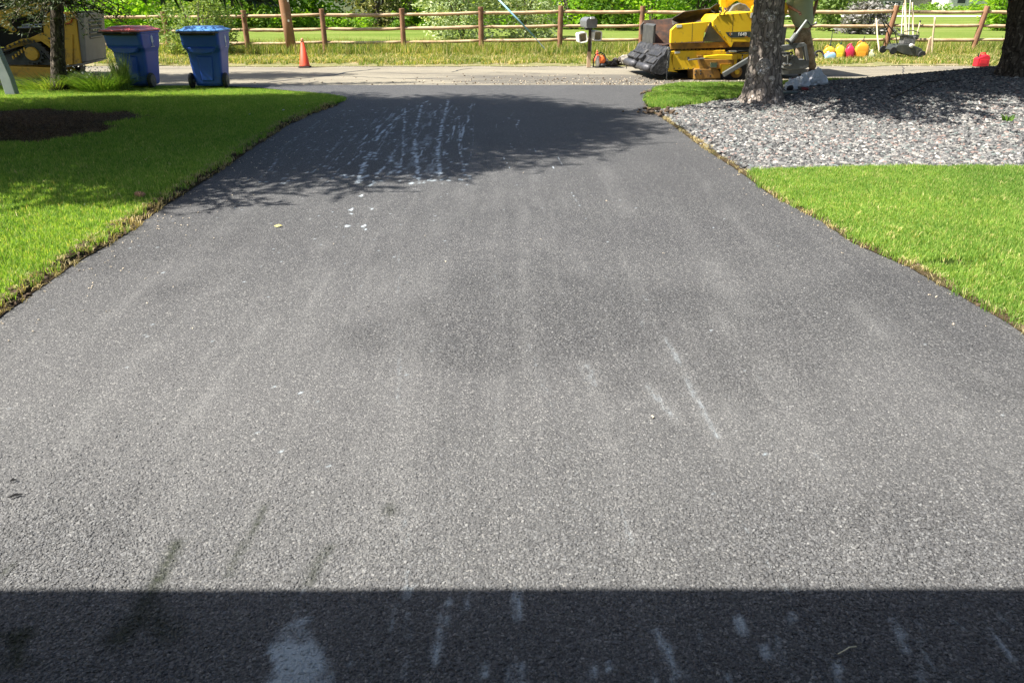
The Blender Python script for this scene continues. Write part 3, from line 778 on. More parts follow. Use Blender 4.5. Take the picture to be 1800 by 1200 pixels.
# dug-up clods at the corner of the grass strip
pts = []
for (px, py, n, r) in [(1150, 163, 34, .10), (1142, 194, 30, .14), (1170, 198, 20, .12)]:
    x, y = at(px, py, .05)
    for i in range(n): pts.append((x + rs.normal(0, r), y + rs.normal(0, r * .8), .02 + rs.uniform(0, .05)))
loose('clods', 'heap of torn sod and soil at the driveway corner', pts, cc, .8, 1.9, 14)

# brown mulch ring
def ring_sheet():
    a = np.linspace(0, 2 * np.pi, 73)[:-1]; rr = np.linspace(0, 1.2, 14); P = []
    for r in rr:
        for t in a:
            x = ring_c[0] + 1.72 * r * np.cos(t); y = ring_c[1] + 1.48 * r * np.sin(t)
            P.append((x, y, float(left_h(np.array(x), np.array(y))) + .002 + .05 * (1 - r) * (1 if r < 1.05 else 0) + .02 * mnoise.noise(Vector((x * 3, y * 3, 0))) - (.03 if r > 1.15 else 0)))
    F = [(i * 72 + j, (i + 1) * 72 + j, (i + 1) * 72 + (j + 1) % 72, i * 72 + (j + 1) % 72) for i in range(13) for j in range(72)]
    return npmesh('mulch_ring', np.array(P), np.array(F), earth_mat('needle mulch', (.05, .03, .018), (.09, .058, .035), (.13, .09, .055), 3), smooth=True)
mr = ring_sheet(); tag(mr, 'ring of brown needle mulch in the left lawn', kind='structure')
ned_m = foliage_mat('fallen needles', [(0, (.07, .04, .02)), (.5, (.18, .11, .06)), (1, (.42, .31, .19))], .1)
nc_ = C_('needles')
for i in range(3): tuft('needle_tuft', 22, .09, .02, .006, ned_m, 80 + i, 6, nc_)
scatter('needle_litter', mr, nc_, 300, .7, 1.6, 5, 'fallen brown needles lying on the mulch ring')

# verge weeds
wc = C_('weed_tufts'); tc = C_('tall_weeds')
for i in range(4): tuft('weed_tuft', 34, .10, .10, .012, weed_m, 100 + i, 1.3, wc, straw=.28)
for i in range(5): tuft('tall_weed_tuft', 40, .12, .38, .012, weed_m, 120 + i, .6, tc, straw=.22)
scatter('weeds', verge, wc, 40, .5, 1.5, 3, 'low weeds and dry grass on the roadside verge', 'dens')
scatter('tall_weeds', verge, tc, 17, .5, 1.25, 7, 'tall grass growing under the rail fence', 'tall')
scatter('straw', verge, sc_, 16, 1.2, 3.2, 31, 'dry straw lying along the roadside verge', 'dens')
pts = []
for i in range(900):
    y = 16.25 + abs(rs.normal(0, .9)); x = rs.normal(2.6, 2.6)
    if y < 20.8 and x < 6: pts.append((x, y, -.004))
for i in range(900):
    pts.append((rs.uniform(-14, 18), 20.9 - abs(rs.normal(0, .18)), -.004))
loose('crumbs', 'grit and asphalt crumbs strewn over the street', pts, lc, .5, 2.2, 9)
loose('clods', 'dark crumbs of spilled asphalt on the street near the paver', pts[:500], cc, .25, .9, 10)
# loose white petals / litter on lawn
pet_m = pmat('white petals', (.75, .75, .7), (.6, .6, .5), 10, .7)
pcx = C_('petals'); to_src(MB().add([(-.012, -.008, .055), (.012, -.006, .06), (.01, .012, .058), (-.01, .01, .052)], [(0, 1, 2, 3)]).build('petal', pet_m), pcx)
pts = [(*at(px, py, .06), .03) for px, py in [(462, 171), (528, 190), (538, 185), (50, 222), (265, 238), (254, 265), (150, 360), (240, 242), (398, 198), (440, 205), (498, 196), (300, 232), (150, 237), (360, 212), (490, 198)]]
loose('petals', 'tiny white petals fallen on the left lawn', pts, pcx, .6, 1.3, 3)

# ================================================================== TREES
def bark_mat(name, c1, c2, c3, sc=(9, 9, 3.2)):
    m, nt, b, o = new_mat(name)
    mp = N(nt, 'ShaderNodeMapping'); mp.inputs['Scale'].default_value = sc; nt.links.new(opos(nt), mp.inputs[0])
    v = N(nt, 'ShaderNodeTexVoronoi', feature='DISTANCE_TO_EDGE'); v.inputs['Scale'].default_value = 2.2
    nz = noise_(nt, mp.outputs[0], 1.8, 6, .65)
    add = N(nt, 'ShaderNodeMixRGB'); add.inputs[0].default_value = .35; nt.links.new(mp.outputs[0], add.inputs[1])
    n3 = N(nt, 'ShaderNodeTexNoise'); n3.inputs['Scale'].default_value = 2; nt.links.new(mp.outputs[0], n3.inputs['Vector']); nt.links.new(n3.outputs['Color'], add.inputs[2])
    nt.links.new(add.outputs[0], v.inputs['Vector'])
    col = ramp(nt, nz, [(.3, c1), (.5, c2), (.66, c3)]).outputs[0]
    e = ramp(nt, v.outputs['Distance'], [(0, (.42, .42, .42)), (.12, (1, 1, 1))]).outputs[0]
    col = mixc(nt, 1, col, e, 'MULTIPLY')
    fl = noise_(nt, opos(nt), 16, 3, .5)
    col = mixc(nt, ramp(nt, fl, [(.60, (0, 0, 0)), (.68, (.75, .75, .75))]).outputs[0], col, tuple(min(1, x * 2.3) for x in c3))
    nt.links.new(col, b.inputs['Base Color']); b.inputs['Roughness'].default_value = .9; b.inputs['Specular IOR Level'].default_value = .2
    h = math_(nt, 'ADD', e, nz); bump_(nt, b, h, 1, .02)
    return m
bark1 = bark_mat('grey brown spruce bark', (.13, .11, .092), (.22, .185, .158), (.34, .295, .255))
bark2 = bark_mat('dark bark', (.035, .028, .022), (.07, .055, .042), (.12, .10, .08))
bark_far = pmat('far bark', (.12, .09, .065), (.06, .05, .04), 4, .9)
need_m = foliage_mat('spruce needles', [(0, (.028, .050, .018)), (.5, (.055, .085, .03)), (.85, (.10, .12, .05)), (1, (.22, .19, .11))], .15, patch=.8, objrand=.3)

def trunk(name, mat, parent, H, prof, lean=(0, 0), amp=.035, nseg=64, nring=150, seed=1, hz=None):
    """prof: list (z, radius); roughened with bark ridges"""
    zs = np.linspace(-.15, H, nring) if hz is None else np.concatenate([np.linspace(-.15, hz, nring), np.linspace(hz + .1, H, 30)])
    nr = len(zs); r0 = np.interp(zs, [p[0] for p in prof], [p[1] for p in prof])
    a = np.linspace(0, 2 * np.pi, nseg, endpoint=False)
    V = []
    for i, z in enumerate(zs):
        for j, t in enumerate(a):
            r = r0[i]
            flare = max(0, 1 - (z + .1) / .45)
            d = mnoise.noise(Vector((math.cos(t) * r * 9 + seed, math.sin(t) * r * 9, z * 3.4))) * amp * .55
            d += mnoise.noise(Vector((math.cos(t) * r * 26 + seed, math.sin(t) * r * 26, z * 12))) * amp * .4
            d += mnoise.noise(Vector((math.cos(t) * 2.2 + seed, math.sin(t) * 2.2, z * .5))) * r * .10
            d += flare * r * .16 * max(0, math.sin(t * 4 + seed)) ** 1.0
            V.append((math.cos(t) * (r + d) + lean[0] * z, math.sin(t) * (r + d) + lean[1] * z, z))
    F = [(i * nseg + j, i * nseg + (j + 1) % nseg, (i + 1) * nseg + (j + 1) % nseg, (i + 1) * nseg + j) for i in range(nr - 1) for j in range(nseg)]
    return npmesh(name, np.array(V), np.array(F), mat, parent, smooth=True)

def spruce_crown(parent, prof, zmin, zmax, nb, seed, trunk_c=(0, 0), droop=.12, lean=(0, 0), nw=.05, nl=.15, step=.018, keep=1.0):
    """limbs with many short needle sprays; prof gives limb length against height"""
    rs = np.random.RandomState(seed); limb = MB(); P0 = []; D = []; 
    for i in range(nb):
        z = zmin + (zmax - zmin) * ((i + rs.rand()) / nb) ** 1.3; az = i * 2.39996 + rs.uniform(-.3, .3)
        ln = float(np.interp(z, [p[0] for p in prof], [p[1] for p in prof])) * rs.uniform(.78, 1.06)
        sx, sy = trunk_c[0] + lean[0] * z, trunk_c[1] + lean[1] * z
        dx, dy = math.cos(az), math.sin(az); rise = rs.uniform(-.1, .18)
        pts = []
        for k in range(6):
            t = k / 5
            pts.append((sx + dx * ln * t, sy + dy * ln * t, z + ln * (rise * t - droop * t * t * 2)))
        limb.tube(pts, [.035 * (1 - .85 * k / 5) * (ln / 3 + .3) for k in range(6)], 4, False)
        # side twigs
        ntw = int(ln * 13)
        for q in range(ntw):
            t = .12 + .88 * (q + rs.rand()) / ntw
            if rs.rand() > keep: continue
            k = min(4, int(t * 5)); f = t * 5 - k; a_ = np.array(pts[k]); b_ = np.array(pts[k + 1]); p = a_ + (b_ - a_) * f
            side = 1 if q % 2 else -1
            tl = (.40 + .5 * (1 - t)) * min(1, ln / 3 + .2) * rs.uniform(.6, 1.15)
            ang = az + side * rs.uniform(.7, 1.15)
            d = np.array([math.cos(ang), math.sin(ang), rs.uniform(-.35, .1)])
            n = max(3, int(tl / step * .5))
            s = np.linspace(0, 1, n)[:, None]
            P0.append(p + d * tl * s + rs.normal(0, .008, (n, 3)))
            D.append(d[None] * .8 + rs.normal(0, .55, (n, 3)))
        s = np.linspace(.1, 1, int(ln / step * .6))
        arr = np.array(pts); tt = s * 5; kk = np.minimum(4, tt.astype(int)); ff = (tt - kk)[:, None]
        P0.append(arr[kk] * (1 - ff) + arr[kk + 1] * ff); D.append(np.array([dx, dy, -.05])[None] * .7 + rs.normal(0, .6, (len(s), 3)))
    P = np.concatenate(P0); D = np.concatenate(D); D /= np.linalg.norm(D, axis=1, keepdims=True)
    n = len(P); W = np.cross(D, rs.normal(0, 1, (n, 3))); W /= np.linalg.norm(W, axis=1, keepdims=True) + 1e-9
    L_ = nl * rs.uniform(.6, 1.3, (n, 1)); w = nw * .5
    V = np.stack([P - W * w, P + W * w, P + D * L_], 1).reshape(-1, 3)
    F = np.arange(3 * n).reshape(-1, 3); lv = np.repeat(rs.rand(n) ** 1.3, 3)
    npmesh('crown', V, F, need_m, parent, attrs={'lv': lv})
    limb.build('limbs', bark2, parent, fix=False)

# big spruce whose trunk stands in the mulch ring, just outside the frame
t = thing('spruce_tree', 'large spruce rising from the brown mulch ring at the left edge', 'tree', (-7.15, 9.55, .05))
trunk('trunk', bark1, t, 11.4, [(-.15, .34), (.1, .28), (.6, .24), (6, .16), (11.4, .03)], seed=3, nring=60, nseg=32)
spruce_crown(t, [(2.2, 4.1), (3.2, 4.35), (5.5, 4.1), (7.6, 3.6), (9.5, 2.7), (11.3, .7)], 2.2, 11.2, 470, 5, droop=.05)

# tree right of the driveway: thick trunk with pruned limb scars
TX, TY = at(1346, 172, .1); TY += .15
t = thing('spruce_tree', 'thick scarred spruce trunk in front of the yellow paver', 'tree', (TX, TY, mound(np.array(TX), np.array(TY)) - .02), group=None)
trunk('trunk', bark1, t, 10.5, [(-.15, .52), (.0, .42), (.12, .345), (.35, .29), (.8, .25), (1.6, .235), (6, .17), (10.5, .03)], lean=((aty(1353, 0, TY)[0] - TX) / 1.6, 0), seed=11, amp=.04, hz=2.2, nring=240, nseg=96)
knot_m = bark_mat('limb scar', (.34, .30, .26), (.45, .40, .35), (.55, .50, .45), (14, 14, 14))
for (px, py, w, h) in [(1342, 119, 10, 13), (1341, 113, 5, 6), (1350, 24, 5, 6), (1356, 33, 7, 6), (1356, 138, 5, 4), (1348, 79, 4, 4), (1333, 86, 3, 4), (1351, 62, 3, 4), (1343, 37, 4, 3)]:
    p = atz(px, py, TY - .29); s = 1 / 103
    nx = (p.x - TX) / .29; nx = max(-.9, min(.9, nx)); yy = -math.sqrt(1 - nx * nx)
    rl = float(np.interp(p.z, [0, .35, .8, 1.6], [.36, .30, .28, .26]))
    c = Vector((nx * rl, yy * rl, p.z - t.location.z)); nrm = Vector((nx, yy, 0)); tx = Vector((-yy, nx, 0)) * -1
    b = MB(); rings = []
    for (k, dd) in [(1.2, -.03), (1.05, .03), (.8, .05), (.55, .035), (.2, .03)]:
        rings.append([c + nrm * dd + tx * (w * s * k * math.cos(a)) + Vector((0, 0, 1)) * (h * s * k * math.sin(a)) for a in np.linspace(0, 6.283, 15)[:-1]])
    b.rings(rings); b.build('limb_scar', knot_m, t, smooth=True)
spruce_crown(t, [(2.2, 3.0), (4.5, 3.4), (7, 2.6), (10.2, .6)], 2.3, 10.2, 190, 9, droop=.06, keep=.6)

t = thing('spruce_tree', 'dark spruce trunk on the rock mound at the right edge', 'tree', (aty(1799, 100, 13.9)[0], 13.9, .36))
trunk('trunk', bark2, t, 11, [(-.15, .42), (.05, .34), (.3, .27), (.8, .245), (1.6, .23), (6, .16), (11, .03)], lean=((aty(1806, 0, 13.9)[0] - aty(1799, 100, 13.9)[0]) / 1.0, 0), seed=17, amp=.05, hz=2.0, nring=140, nseg=72)
spruce_crown(t, [(1.9, 3.6), (4.5, 4.0), (7.5, 3.0), (10.8, .5)], 2.1, 10.8, 320, 21, droop=.05)
# dead twigs low on that trunk
tw = MB(); rr = random.Random(4)
for i in range(14):
    z = rr.uniform(.25, .8); p = Vector((-.22, -.05, z)); pts = [p]
    d = Vector((-1, rr.uniform(-.6, .2), rr.uniform(-.4, .5))).normalized()
    for k in range(4): d = (d + Vector((rr.uniform(-.4, .4), rr.uniform(-.3, .3), rr.uniform(-.2, .5)))).normalized(); p = p + d * rr.uniform(.06, .12); pts.append(p)
    tw.tube(pts, [.008, .006, .005, .004, .002], 4, False)
tw.build('twigs', bark2, t)

# slender tree beside the loader, its low boughs hanging in front of it
LX, LY = at(104, 152, .05)
t = thing('spruce_tree', 'slender spruce in front of the track loader, with low brown-green boughs', 'tree', (LX, LY, .06))
trunk('trunk', bark2, t, 7.5, [(-.15, .19), (.05, .15), (.5, .125), (1.4, .11), (7.5, .02)], lean=((aty(109, 0, LY)[0] - LX) / 1.6 * .8, 0), seed=23, amp=.02, hz=1.8, nring=90, nseg=40)
spruce_crown(t, [(1.4, 1.15), (2.0, 1.25), (2.6, .8), (5, .5), (7.3, .2)], 1.42, 7.3, 170, 31, droop=.24, keep=.8, nw=.022, nl=.08, step=.014, lean=((aty(109, 0, LY)[0] - LX) / 1.6 * .8, 0))
t = thing('spruce_tree', 'tall narrow spruce added out of view on the left, shaped to shade the street', 'tree', (-14.3, 15.85, 0))  # unseen tree, placed and narrowed so its shadow falls across the street
trunk('trunk', bark1, t, 15, [(-.15, .3), (.1, .25), (8, .16), (15, .03)], seed=29, nring=40, nseg=24)
spruce_crown(t, [(1.7, 2.3), (4, 2.0), (8, 1.3), (12, 1.1), (15, .3)], 1.9, 14.8, 260, 37, droop=.06)


# ---------- broadleaf trees and shrubs beyond the fence
greens = {
 'bright': foliage_mat('bright leaves', [(0, (0.0824, 0.217, 0.0174)), (.5, (0.227, 0.435, 0.0261)), (1, (0.494, 0.67, 0.0653))], .45, patch=.35),
 'mid': foliage_mat('mid green leaves', [(0, (0.0618, 0.154, 0.0261)), (.5, (0.155, 0.29, 0.0435)), (1, (0.349, 0.49, 0.109))], .4, patch=.35),
 'silver': foliage_mat('silver green leaves', [(0, (0.145, 0.2, 0.0979)), (.5, (0.349, 0.435, 0.217)), (1, (0.741, 0.779, 0.522))], .3, patch=.5, objrand=.2),
 'olive': foliage_mat('olive conifer leaves', [(0, (0.0721, 0.0997, 0.0326)), (.5, (0.186, 0.209, 0.0762)), (1, (0.391, 0.362, 0.174))], .25, patch=.4),
 'dark': foliage_mat('dark far leaves', [(0, (0.0371, 0.0816, 0.0261)), (.5, (0.0824, 0.154, 0.0435)), (1, (0.186, 0.271, 0.087))], .3, patch=.1),
 'twig': foliage_mat('grey bare twigs', [(0, (.14, .13, .12)), (.5, (.26, .25, .235)), (1, (.42, .40, .38))], .1, patch=.5, objrand=.05),
 'greygreen': foliage_mat('grey green shrub leaves', [(0, (0.0927, 0.164, 0.0435)), (.5, (0.227, 0.326, 0.0979)), (1, (0.494, 0.58, 0.24))], .35, patch=.8, objrand=.3),
}
def leaf_cloud(n, c, rad, lsize, seed, clusters=60, flat=1.0, lumpy=.33, shell=.35, floor=None):
    rs = np.random.RandomState(seed)
    d = rs.normal(0, 1, (clusters, 3)); d /= np.linalg.norm(d, axis=1, keepdims=True)
    cc_ = d * (shell + (1 - shell) * rs.rand(clusters, 1) ** .6) * (1 - lumpy * .5)
    k = rs.randint(0, clusters, n); cr = lumpy * rs.uniform(.5, 1.2, clusters)
    q = rs.normal(0, 1, (n, 3)); q /= np.linalg.norm(q, axis=1, keepdims=True); q *= rs.rand(n, 1) ** .4
    P = (cc_[k] + q * cr[k][:, None]) * np.array(rad) + np.array(c)
    if floor is not None: P[:, 2] = np.where(P[:, 2] < floor, floor + rs.rand(n) * rad[2] * .5, P[:, 2])
    u = rs.normal(0, 1, (n, 3)); u[:, 2] *= .6; u /= np.linalg.norm(u, axis=1, keepdims=True)
    w = np.cross(u, rs.normal(0, 1, (n, 3))); w /= np.linalg.norm(w, axis=1, keepdims=True) + 1e-9
    s = lsize * rs.uniform(.5, 1.35, (n, 1)); u = u * s; w = w * s * .34 * 1.5
    V = np.stack([P - u * .6, P - w * .55, P + u * .7, P + w * .55], 1).reshape(-1, 3)
    F = np.arange(4 * n).reshape(-1, 4)
    lv = np.clip(rs.rand(clusters)[k] * .55 + rs.rand(n) * .45, 0, 1)
    return V, F, np.repeat(lv, 4)
def tree(name, label, x, y, h, r, kind, n, ls, seed, trunk_h=.25, cat='tree', group=None, ztop=None, clusters=60, zc=None, tr=None):
    t = thing(name, label, cat, (x, y, 0), group=group)
    th = h * trunk_h
    cz = (h + th) / 2; rz = (h - th) / 2
    if trunk_h < .12: cz, rz = h * .36, h * .64
    V, F, lv = leaf_cloud(n, (0, 0, cz), (r, r, rz), ls, seed, clusters, floor=.03 if trunk_h < .12 else None)
    npmesh('crown', V, F, greens[kind], t, attrs={'lv': lv})
    rr = random.Random(seed); b = MB(); q = tr or max(.03, h * .022)
    if trunk_h < .12:
        for i in range(7):
            a = rr.random() * 6.28; b.tube([(0, 0, -.05), (math.cos(a) * r * .25, math.sin(a) * r * .25, h * .35), (math.cos(a) * r * .5, math.sin(a) * r * .5, h * .75)], [q * .6, q * .4, q * .15], 5, False)
        b.build('stems', bark_far, t)
    else:
        b.tube([(0, 0, -.1), (rr.uniform(-.1, .1), 0, th), (rr.uniform(-.2, .2), 0, cz)], [q * 1.3, q, q * .6], 8, False)
        for i in range(6):
            a = rr.random() * 6.28; z0 = th * rr.uniform(.8, 1.6); b.tube([(0, 0, z0), (math.cos(a) * r * .35, math.sin(a) * r * .35, z0 + rz * .5), (math.cos(a) * r * .65, math.sin(a) * r * .65, z0 + rz * .9)], [q * .6, q * .4, q * .15], 5, False)
        b.build('trunk', bark_far, t)
    return t
def px_x(px, Y): return aty(px, 20, Y)[0]
T_ = [
 # name,label,px,Y,h,r,kind,n,leaf,trunk,cat
 ('shrub', 'bushy grey-green shrub in front of the fence, behind the blue bins', 340, 24.2, 2.5, 1.3, 'greygreen', 5200, .085, .02, 'shrub'),
 ('shrub', 'bright yellow-green shrub beyond the fence, between loader and bins', 205, 40, 4.5, 3.2, 'bright', 4200, .24, .03, 'shrub'),
 ('broadleaf_tree', 'bright leafy tree above the red-lidded bin', 268, 47, 7, 3.6, 'bright', 4600, .3, .03, 'tree'),
 ('broadleaf_tree', 'leafy green tree between the blue-lidded bin and the utility pole', 440, 50, 8, 4.2, 'mid', 5200, .3, .03, 'tree'),
 ('broadleaf_tree', 'bright green tree directly right of the utility pole', 545, 52, 8, 2.9, 'bright', 4600, .28, .03, 'tree'),
 ('conifer', 'olive conifer with low skirts beyond the fence, left of the silvery shrubs', 665, 50, 8, 2.6, 'olive', 4200, .22, .05, 'tree'),
 ('broadleaf_tree', 'narrow vivid green tree beside the olive conifer', 722, 53, 8, 1.6, 'bright', 2200, .25, .06, 'tree'),
 ('silvery_shrub', 'silvery-leaved shrub behind the middle of the fence', 812, 35, 4.2, 2.1, 'silver', 7000, .13, .03, 'shrub'),
 ('silvery_shrub', 'silvery-leaved shrub crossed by the blue guy wire', 925, 36, 3.9, 1.75, 'silver', 5200, .13, .03, 'shrub'),
 ('shrub', 'lime green shrub just right of the silvery shrubs', 1005, 46, 5, 2.3, 'bright', 3400, .22, .03, 'shrub'),
 ('shrub', 'dense green shrub behind the mailbox', 1080, 45, 5, 2.2, 'mid', 3400, .2, .03, 'shrub'),
 ('shrub', 'bright shrub beyond the fence, left of the paver', 1150, 43, 5, 2.1, 'bright', 3400, .2, .03, 'shrub'),
 ('broadleaf_tree', 'green tree rising behind the paver hopper', 1235, 47, 8, 3.0, 'mid', 4200, .25, .03, 'tree'),
 ('broadleaf_tree', 'leafy tree hidden mostly behind the thick trunk', 1330, 50, 8, 3.2, 'bright', 4000, .28, .03, 'tree'),
 ('willow', 'pale green willow right of the person', 1462, 44, 6, 1.9, 'greygreen', 3600, .2, .04, 'tree'),
 ('twiggy_shrub', 'leafless grey twiggy shrub behind the right part of the fence', 1530, 40, 1.55, 1.6, 'twig', 5000, .16, .02, 'shrub'),
 ('shrub', 'bright green shrub just left of the right edge trunk', 1762, 44, 2.6, 1.15, 'bright', 2600, .15, .02, 'shrub'),
 ('broadleaf_tree', 'tall bright tree behind the right edge trunk', 1790, 60, 9, 3.6, 'bright', 2600, .3, .1, 'tree'),
]
for i, (nm, lb, px, Y, h, r, kd, n, ls, th, ct) in enumerate(T_):
    tree(nm, lb, px_x(px, Y), Y, h, r, kd, n, ls, 200 + i, th, ct)
rs = np.random.RandomState(31)
far_desc = []
k = 0
for row, (Y, hh) in enumerate([(66, 9), (118, 13)]):
    for px in range(-500 + row * 60, 2400, 92 if row == 0 else 84):
        if row == 0 and 1440 < px < 1900: continue
        Yj = Y + rs.uniform(-4, 4); x = px_x(px + rs.uniform(-25, 25), Yj)
        kd = ['dark', 'mid', 'bright', 'dark', 'olive'][rs.randint(5)] if row == 0 else ['dark', 'mid', 'dark'][rs.randint(3)]
        tree('distant_tree', (('distant %s tree in the near row of the belt beyond the field' if row == 0 else 'distant %s tree in the rear row of the belt beyond the field') % {'dark': 'dark green', 'mid': 'mid green', 'bright': 'bright green', 'olive': 'olive'}[kd]), x, Yj, hh * rs.uniform(.8, 1.2), (3.6 if row == 0 else 5.2) * rs.uniform(.8, 1.2), kd, 1500, .5 if row == 0 else .8, 400 + k, .04, 'tree', group='distant tree belt')
        k += 1
# strip of rough undergrowth at the foot of the trees
und = C_('undergrowth_clumps')
for i in range(4):
    V, F, lv = leaf_cloud(160, (0, 0, .35), (.8, .8, .45), .16, 900 + i, 10)
    to_src(npmesh('undergrowth_clump', V, F, greens['mid' if i % 2 else 'bright'], attrs={'lv': lv}), und)
pts = [(px_x(px, Y), Y, 0) for px, Y in [(rs.uniform(-200, 1300), rs.uniform(47, 56)) for _ in range(420)]] + [(px_x(px, Y), Y, 0) for px, Y in [(rs.uniform(1300, 2100), rs.uniform(88, 110)) for _ in range(260)]]
loose('undergrowth', 'rough undergrowth at the foot of the far trees', pts, und, .6, 1.4, 44)

# far houses
def house(label, px, Y, w, h, d, wallc, roofc, seed):
    t = thing('house', label, 'house', (px_x(px, Y), Y, 0))
    wm = pmat('house wall', wallc, rough=.8); rm = pmat('house roof', roofc, rough=.85); gm = pmat('window glass', (.04, .05, .06), rough=.2); fm = pmat('window frame', (.7, .7, .68))
    MB().box((0, 0, h / 2), (w, d, h)).build('wall', wm, t)
    MB().prism([(-w / 2 - .4, h), (w / 2 + .4, h), (0, h + w * .22)], -d / 2 - .4, d / 2 + .4).build('roof', rm, t)
    for k in (-.28, .28):
        f = MB().box((k * w, -d / 2 - .03, h * .55), (w * .16, .06, h * .35)).build('window', fm, t)
        MB().box((k * w, -d / 2 - .07, h * .55), (w * .13, .03, h * .29)).build('pane', gm, f)
house('small white gabled house far off between the right fence posts', 1682, 112, 7.5, 2.3, 9, (.72, .71, .66), (.42, .40, .37), 1)
house('long low pale building glimpsed far right', 1600, 116, 16, 1.6, 8, (.30, .28, .25), (.30, .30, .30), 2)
house('white-roofed house glimpsed through the trees, left of the olive conifer', 606, 64, 7, 2.4, 7, (.66, .64, .6), (.6, .58, .56), 3)

# ================================================================== FENCE, POLE, BINS, MAILBOX, CONE
wood_post = pmat('weathered red-brown post', (.22, .105, .055), (.30, .16, .085), 5, .85, bump=.5, bscale=30, dirt=(.16, .10, .07), dirt_amt=.3)
wood_rail = pmat('peeled rail', (.42, .28, .16), (.56, .42, .27), 4, .85, bump=.4, bscale=25, dirt=(.28, .17, .10), dirt_amt=.35)
FY = 25.6
fence = thing('rail_fence', 'three-rail wooden post fence running along the far side of the street', 'fence', (0, FY, 0))
posts = [(-420, 21), (-278, 21), (-137, 21), (4, 20.5), (145, 20), (286, 20), (427, 18.5), (565, 16), (706, 15.5), (845, 12.5), (986, 10.5), (1130, 11), (1278, 11), (1427, 11), (1577, 10), (1736, 11), (1892, 11), (2050, 11), (2210, 11)]
rr = random.Random(8); PT = []
for px, top in posts:
    x, zt = aty(px, top, FY); PT.append((x, zt))
    lean = {1577: .16, 1736: .17}.get(px, rr.uniform(-.02, .02))
    b = MB(); k = 7
    b.tube([(x - lean * (zt - zt * i / k) / zt * 1.0, rr.uniform(-.006, .006), zt * i / k - (.1 if i == 0 else 0)) for i in range(k + 1)], [.082 * rr.uniform(.93, 1.05) for _ in range(k + 1)], 10)
    b.build('post', wood_post, fence, smooth=False, bevel=.008)
for i in range(len(PT) - 1):
    (xa, za), (xb, zb) = PT[i], PT[i + 1]
    for dz in (.165, .56, .955):
        b = MB(); n = 7; j = rr.uniform(-.015, .015); r0 = rr.uniform(.045, .054)
        ty = -.0
        b.tube([(xa + (xb - xa) * q / n, ty + rr.uniform(-.006, .006), (za + (zb - za) * q / n) - dz + j * (q / n) - .02 * math.sin(math.pi * q / n) + rr.uniform(-.005, .005)) for q in range(n + 1)],
               [r0 * .8] + [r0 * rr.uniform(.92, 1.08) for _ in range(n - 1)] + [r0 * .8], 8)
        b.build('rail', wood_rail, fence, smooth=True)

pole_m = pmat('orange-brown utility pole', (.36, .19, .09), (.27, .13, .065), 3, .85, bump=.5, bscale=20, dirt=(.45, .32, .2), dirt_amt=.3)
px0, _ = aty(514, 95, 24.9)
pole = thing('utility_pole', 'brown wooden utility pole in front of the fence', 'pole', (px0, 24.9, 0))
b = MB(); b.tube([(-.011 * 0 - .055 * z, 0, z) for z in (-.2, 1, 2, 3, 5, 7, 9)], [.155, .15, .148, .145, .135, .125, .11], 16); b.build('shaft', pole_m, pole, smooth=True)
MB().box((-.5, 0, 8.5), (2.2, .1, .12)).build('crossarm', pole_m, pole)
tagm = pmat('metal tag', (.7, .68, .6), rough=.4, metal=.5)
for px, py in ((506, 2), (507, 37)):
    p = atz(px, py, 24.74); MB().box((p.x - px0, -.155, p.z), (.05, .01, .06)).build('tag', tagm, pole)

wire_m = pmat('light blue guy wire sleeve', (.20, .42, .55), (.28, .48, .58), 3, .4)
a = atz(873, -4, 24.6); c = atz(940, 66, 24.4); d_ = (c - a).normalized(); g = c + d_ * ((c.z) / -d_.z)
g = Vector((g.x, g.y, 0)); 
wt = thing('guy_wire', 'slanting light blue guy wire with plastic sleeve anchored in the verge', 'wire', tuple(g))
top = a - d_ * 6
b = MB(); b.tube([c - g + (g - c) * .0, a - g], .026, 7); b.build('sleeve', wire_m, wt, smooth=True)
b = MB(); b.tube([(0, 0, -.05), c - g], .013, 6); b.tube([a - g, top - g], .012, 6); b.build('cable', pmat('steel cable', (.25, .33, .38), rough=.5, metal=.4), wt)

